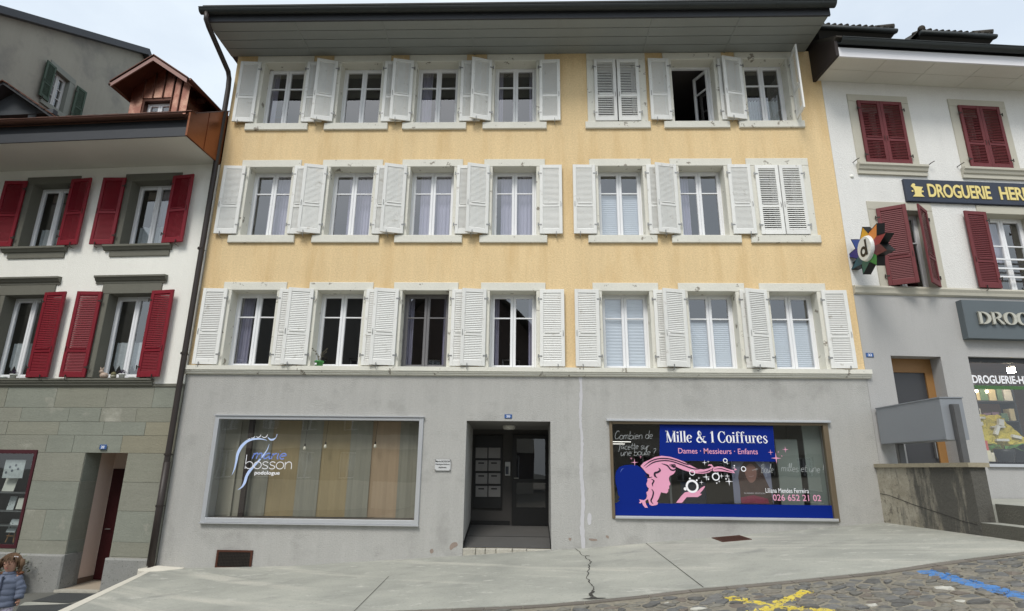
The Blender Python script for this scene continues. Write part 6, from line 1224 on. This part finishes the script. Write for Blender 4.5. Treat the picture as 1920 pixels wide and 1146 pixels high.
stp = thing('stone_steps', 'two dark mossy steps rising to the drugstore terrace', 'steps', (7.0, 0, 0))
b = MB(); b.prism_z([(.03, -2.462), (.34, -2.462), (.34, -5.2), (.06, -5.2)], .3, .965); b.build('step', TERD, stp); b = MB(); b.prism_z([(.30, -2.462), (.8, -2.462), (.8, -5.2), (.33, -5.2)], .3, 1.245); b.build('step', TERD, stp)
b = MB(); b.prism_z([(.03, -2.463), (.31, -2.463), (.31, -5.2), (.06, -5.2)], .966, .972); b.build('tread', CONC, stp); b = MB(); b.prism_z([(.30, -2.463), (.8, -2.463), (.8, -5.2), (.33, -5.2)], 1.246, 1.252); b.build('tread', CONC, stp)  # paler treads laid over the darker step bodies
b = MB(); b.prism_z([(7.26, .0), (7.26, -2.455), (7.8, -2.455), (7.8, -5.2), (16, -5.2), (16, .75)], .2, 1.235); tfl = struct(b.build('terrace', CONC)); 
cab = thing('grey_cabinet', 'long grey metal letterbox cabinet on two posts above the terrace wall', 'cabinet', (7.08, 0, 1.87))
CABM = mat('grey_blue_metal', (138, 142, 147), .5, .04, 1.2, .02, metal=.1)
b = MB(); b.box(0, .38, -1.97, -.06, .38, 1.08); b.build('housing', CABM, cab); b = MB(); b.box(-.012, .395, -1.985, -.05, 1.081, 1.10); b.build('lid', CABM, cab)
b = MB(); b.box(-.006, -.001, -1.96, -.07, .39, .405); b.build('bottom_fold', CABM, cab)
for yy in (-1.90, -1.30, -.72, -.13):
    for zz in (.42, 1.04): b = MB(); b.tube([(-.006, yy, zz), (.002, yy, zz)], .007, 6); b.build('rivet', STEEL, cab)
POSTM = mat('dark_galvanised_post', (104, 104, 104), .5, .06, 8, .04, metal=.5)
for nm, x0, y0 in (('post', .10, -.42), ('post', .13, -2.06)): b = MB(); b.box(x0, x0 + .12, y0, y0 + .075, 0, .97 if y0 < -1 else .379).box(x0 + .012, x0 + .10, y0 - .012, y0 - .001, 0, .955 if y0 < -1 else .37); b.build(nm, POSTM, cab)

# ================================================================== HOUSES ACROSS THE STREET (mirrored in the panes)
def opposite(lb, x0, x1, y, zt, apex, wallm, gx=None, rows=((1.0, 2.6), (4.0, 5.6), (7.0, 8.6)), step=2.6):
    t_ = thing('opposite_house', lb, 'house', ((x0 + x1) / 2, y, 0), math.pi, 'houses across the street'); w_ = (x1 - x0) / 2; ws = []; x = -w_ + 1.0
    while x < w_ - 1.4: ws.append((x, x + 1.05)); x += step
    hl = [(a, c, z0, z1) for a, c in ws for z0, z1 in rows if z1 < zt - .3]
    wall_mesh(-w_, w_, -2.5, zt, hl, .4).build('wall', wallm, t_)
    box('shop_storey', mat('pale_reflection_band', (196, 190, 178), .9, .05, .8, .03), t_, -w_, w_, -.06, -.002, 2.75, 3.7); box('shop_storey', mat('pale_reflection_band', (196, 190, 178)), t_, -w_, w_, -.06, -.002, -2.4, .9)
    for a, c, z0, z1 in hl: 
        fr = MB(); fr.box(a, a + .07, .2, .26, z0, z1).box(c - .07, c, .2, .26, z0, z1).box(a + .07, c - .07, .2, .26, z1 - .07, z1).box(a + .07, c - .07, .2, .26, z0, z0 + .07).box((a + c) / 2 - .05, (a + c) / 2 + .05, .2, .26, z0 + .07, z1 - .07); f_ = fr.build('window', PVC, t_); pane_y('pane', GLASS, f_, a + .07, c - .07, z0 + .07, z1 - .07, .24); box('back', ROOMD, f_, a, c, .32, .36, z0, z1)
    b = MB()
    if apex: 
        ax = gx if gx is not None else 0; b.prism_y([(-w_, zt), (w_, zt), (ax, apex)], 0.01, .4); b.build('gable', wallm, t_); b = MB(); b.prism_y([(-w_ - .6, zt - .35), (ax, apex + .1), (w_ + .6, zt - .35), (w_ + .6, zt - .1), (ax, apex + .38), (-w_ - .6, zt - .1)], -.8, 9); b.build('roof', TILED, t_)
    else: b.prism_x([(-1.0, zt - .1), (-1.0, zt + .1), (5, zt + 3.2), (10, zt + .1), (10, zt - .1)], -w_ - .3, w_ + .3); b.build('roof', TILED, t_)
    b = MB(); b.box(-w_, w_, 8.0, 8.4, -2.5, zt); b.build('rear_wall', wallm, t_)
opposite('gabled rose house across the street, mirrored in the first floor panes', -9.5, .4, -25, 10.0, 15.2, mat('rose_brown_render', (86, 76, 71), .9, .06, .7, .04))
opposite('grey eaved house across the street, mirrored at the left', -26, -9.9, -25.5, 13.4, None, mat('ash_render', (112, 110, 106), .9, .06, .7, .04))
opposite('low pale house across the street, mirrored in the hairdresser window', 2.6, 22, -27, 5.6, None, mat('pale_lime_render', (170, 164, 150), .9, .06, .7, .04))
# lit ceiling spot in the drugstore
us_, zs_ = RP(1896, 694, .75)
sp_ = thing('ceiling_spot', 'lit square ceiling spot high in the drugstore window', 'lamp', Rw(us_, .75, zs_), RA)
b = MB(); b.box(-.05, .05, -.05, .05, -.06, .05); b.build('diffuser', lamp_mat('lit_spot', (255, 236, 206), 60.0), sp_); b = MB(); b.box(-.055, .055, -.055, .055, .051, .10); b.tube([(0, 0, .1), (0, 0, .5)], .010, 6); b.build('housing', PVC, sp_)

# ================================================================== CHILD walking at the lower left
cx_, cz_ = F(22, 1056, -3.8); gzc = interp(LT, cx_) + .004
kid = thing('person', 'small child in a blue quilted jacket and pale patterned trousers, looking down', 'person', (cx_, -3.8, gzc), R_(12)); KS = (cz_ - gzc) / .945
kid.scale = (KS, KS, KS)
SKIN = mat('child_skin', (186, 144, 124), .55, .03, 12, 0); JACK = mat('blue_quilted_nylon', (96, 104, 122), .8, .10, 8, .06); HAIR = mat('light_brown_hair', (96, 74, 54), .7, .2, 30, .1)
PANT = mat('pale_patterned_cotton', (214, 208, 218), .85, .05, 10, .05, dirt_or_sheen=(170, 150, 186), dthr=(.56, .60), dscale=40); SHOE = mat('dark_shoe', (60, 56, 66), .6)
nodes = [((0, 0, .47), .085), ((0, .0, .60), .085), ((0, 0, .72), .085), ((0, .0, .80), .045), ((0, -.005, .845), .042), ((0, -.015, .90), .075), ((0, -.015, .955), .088), ((0, -.01, 1.0), .07),
         ((.095, 0, .765), .04), ((.155, .01, .62), .034), ((.175, -.02, .49), .026), ((-.095, 0, .765), .04), ((-.15, .02, .62), .034), ((-.165, -.04, .50), .026),
         ((.055, 0, .43), .066), ((.06, -.03, .25), .05), ((.06, .02, .07), .036), ((-.055, 0, .43), .066), ((-.06, .02, .25), .05), ((-.06, .10, .08), .036)]
edges = [(0, 1), (1, 2), (2, 3), (3, 4), (4, 5), (5, 6), (6, 7), (2, 8), (8, 9), (9, 10), (2, 11), (11, 12), (12, 13), (0, 14), (14, 15), (15, 16), (0, 17), (17, 18), (18, 19)]
me = bpy.data.meshes.new('body_skeleton'); me.from_pydata([n[0] for n in nodes], edges, []); bo = bpy.data.objects.new('body_tmp', me); COL.objects.link(bo)
sm_ = bo.modifiers.new('Skin', 'SKIN')
for v, n in zip(me.skin_vertices[0].data, nodes): v.radius = (n[1], n[1])
me.skin_vertices[0].data[0].use_root = True
bo.modifiers.new('Sub', 'SUBSURF').levels = 2
dg = bpy.context.evaluated_depsgraph_get(); dg.update(); bm_ = bpy.data.meshes.new_from_object(bo.evaluated_get(dg)); bpy.data.objects.remove(bo)
bm_.materials.clear(); bm_.materials.append(SKIN); bm_.shade_smooth(); body = obj('body', bm_, kid)
def rings(path, rads, n=18, name='x', ma=None, parent=None):
    b = MB()
    for (c, (rx, ry)) in zip(path, rads): b.v += [(c[0] + rx * math.cos(2 * math.pi * k / n), c[1] + ry * math.sin(2 * math.pi * k / n), c[2]) for k in range(n)]
    b.f = [(i * n + k, i * n + (k + 1) % n, (i + 1) * n + (k + 1) % n, (i + 1) * n + k) for i in range(len(path) - 1) for k in range(n)]
    b.f += [tuple(range(n - 1, -1, -1)), tuple(range((len(path) - 1) * n, len(path) * n))]
    return b.build(name, ma, parent, True)
pz = [.42 + .40 * i / 40 for i in range(41)]
def jr(z): 
    t = (z - .42) / .40; puff = .010 * abs(math.sin(t * math.pi * 5.5 + .3)) ** .7; base = .150 - .02 * t if t < .78 else .134 * max(.42, 1 - ((t - .78) / .22) ** 2 * .62); return (base + puff, base * .80 + puff)
jk = rings([(0, 0, z) for z in pz], [jr(z) for z in pz], 22, 'jacket', JACK, kid)
for s in (1, -1):
    A = [Vector((s * .09, 0, .775)), Vector((s * .165, .01 if s > 0 else .02, .63)), Vector((s * .185, -.02 if s > 0 else -.04, .505))]; pts = []; rad = []
    for i in range(25): t = i / 24; p = A[0].lerp(A[1], t * 2) if t < .5 else A[1].lerp(A[2], t * 2 - 1); pts.append(p); rad.append(.060 - .012 * t + .010 * abs(math.sin(t * math.pi * 5)) ** .6)
    b = MB(); b.tube(pts, rad, 14); b.build('sleeve', JACK, jk, True)
    hc = A[2] + Vector((s * .004, -.006, -.03)); b = MB(); b.tube([hc + Vector((0, 0, .03)), hc + Vector((0, 0, .005)), hc + Vector((s * .002, -.004, -.02))], [.016, .021, .018], 10); b.build('hand', SKIN, kid, True)
    for q in range(4): b = MB(); o_ = hc + Vector((s * .004, -.016 + q * .011, -.022)); l = (.026, .031, .030, .022)[q]; b.tube([o_, o_ + Vector((-s * .002, -.002, -l * .55)), o_ + Vector((-s * .010, -.002, -l))], [.0062, .0058, .004], 7); b.build('finger', SKIN, kid, True)
    o_ = hc + Vector((-s * .006, -.018, .004)); b = MB(); b.tube([o_, o_ + Vector((-s * .006, -.014, -.012)), o_ + Vector((-s * .006, -.016, -.026))], [.007, .0065, .004], 7); b.build('thumb', SKIN, kid, True)
    L3_ = [Vector((s * .05, 0, .47)), Vector((s * .06, -.03 if s > 0 else .02, .25)), Vector((s * .06, .02 if s > 0 else .10, .08))]; b = MB(); b.tube([L3_[0], L3_[0].lerp(L3_[1], .5), L3_[1], L3_[1].lerp(L3_[2], .5), L3_[2]], [.088, .078, .064, .056, .052], 14); b.build('trouser_leg', PANT, kid, True)
    f0 = L3_[2]; b = MB(); b.tube([f0 + Vector((0, .03, -.045)), f0 + Vector((0, -.02, -.04)), f0 + Vector((0, -.08, -.052)), f0 + Vector((0, -.11, -.056))], [.032, .042, .034, .018], 10); b.build('shoe', SHOE, kid, True)
from mathutils import noise as mnoise
for v in jk.data.vertices: v.co += Vector(mnoise.noise_vector(v.co * 14)) * .012
for o_ in [q for q in jk.children]:
    for v in o_.data.vertices: v.co += Vector(mnoise.noise_vector(v.co * 16)) * .010
box('zip', mat('dark_zip', (70, 76, 92), .5), jk, -.006, .006, -.137, -.10, .46, .80)
b = MB(); b.lathe([(.060, 0), (.074, .012), (.072, .035), (.058, .045)], (0, -.002, .80), 18); b.build('collar', JACK, jk, True)
b = MB(); n = 22
for i in range(9):
    for k in range(n):
        a = 2 * math.pi * k / n; lo_ = 38 if math.sin(a) < -.5 else -8; ph = R_(lo_ + (90 - lo_) * i / 8); r = .108 * (1 + .03 * math.sin(a * 9 + i)); drop = .055 if math.sin(a) > -.45 else 0.0
        b.v.append((r * math.cos(ph) * math.cos(a), -.012 + r * 1.02 * math.cos(ph) * math.sin(a), .965 + r * .98 * math.sin(ph) - drop * (1 - i / 8) + random.uniform(-.006, .006)))
b.f = [(i * n + k, i * n + (k + 1) % n, (i + 1) * n + (k + 1) % n, (i + 1) * n + k) for i in range(8) for k in range(n)]; hr_ = b.build('hair', HAIR, kid, True)
for s in (1, -1):
    b = MB(); b.tube([(s * .09, .0, .99), (s * .125, -.01, .975), (s * .14, -.02, .93), (s * .135, -.03, .87), (s * .125, -.035, .83)], [.02, .032, .034, .026, .006], 10); b.build('pigtail', HAIR, hr_, True)
    b = MB(); b.lathe([(.004, -.006), (.009, 0), (.004, .006)], (s * .034, -.098, .945), 8); b.build('eye', mat('dark_eye', (40, 30, 28), .3), kid, True)
    b = MB(); b.tube([(s * .088, -.012, .965), (s * .096, -.008, .95), (s * .09, -.012, .93)], [.008, .016, .007], 8); b.build('ear', SKIN, kid, True)
b = MB(); b.lathe([(.003, -.012), (.013, -.006), (.009, .01), (.003, .02)], (0, -.106, .925), 8); b.build('nose', SKIN, kid, True); b = MB(); b.tube([(-.018, -.096, .895), (0, -.101, .892), (.018, -.096, .895)], .005, 6); b.build('mouth', mat('lip', (172, 100, 94), .5), kid, True)
hrn = random.Random(6)
b = MB()
for q in range(110):
    a = hrn.uniform(-.35, math.pi + .35) if q < 80 else hrn.uniform(math.pi + .4, 2 * math.pi - .4); e0 = R_(hrn.uniform(40, 80)); r0 = .112; l_ = hrn.uniform(.10, .17) if q < 80 else hrn.uniform(.03, .05)
    p0 = Vector((r0 * math.cos(e0) * math.cos(a), -.012 + r0 * math.cos(e0) * math.sin(a), .965 + r0 * math.sin(e0))); p1 = Vector((.116 * math.cos(a), -.012 + .118 * math.sin(a), 1.0 - l_ * .3)); p2 = Vector((.118 * math.cos(a) + hrn.uniform(-.01, .01), -.012 + .12 * math.sin(a), 1.0 - l_)); b.tube([p0, p0.lerp(p1, .6) + (p1 - Vector((0, -.012, .965))).normalized() * .01, p1, p2], [.004, .005, .005, .002], 5)
f_ = b.build('strands', HAIR, hr_, True); f_['kind'] = 'stuff'
b = MB(); b.tube([(.055, -.075, 1.035), (.085, -.05, 1.025)], .009, 7); b.build('hair_clip', WVIN, hr_)
for k, (px, py) in enumerate(((1831, 733), (1850, 734))):
    u, z = RP(px, py, .9); t_ = thing('ceiling_spot', ('tiny lit spot at the left end of the drugstore ceiling', 'tiny lit spot right of the leftmost one under the drugstore ceiling')[k], 'lamp', Rw(u, .9, z), RA, 'small ceiling spots in the drugstore')
    b = MB(); b.lathe([(.012, -.03), (.022, -.02), (.022, .02)], n=10); b.build('bulb', lamp_mat('lit_small_spot', (255, 232, 196), 40.0), t_); b = MB(); b.lathe([(.024, .021), (.03, .08), (.01, .1)], n=10); b.build('housing', STEEL, t_)
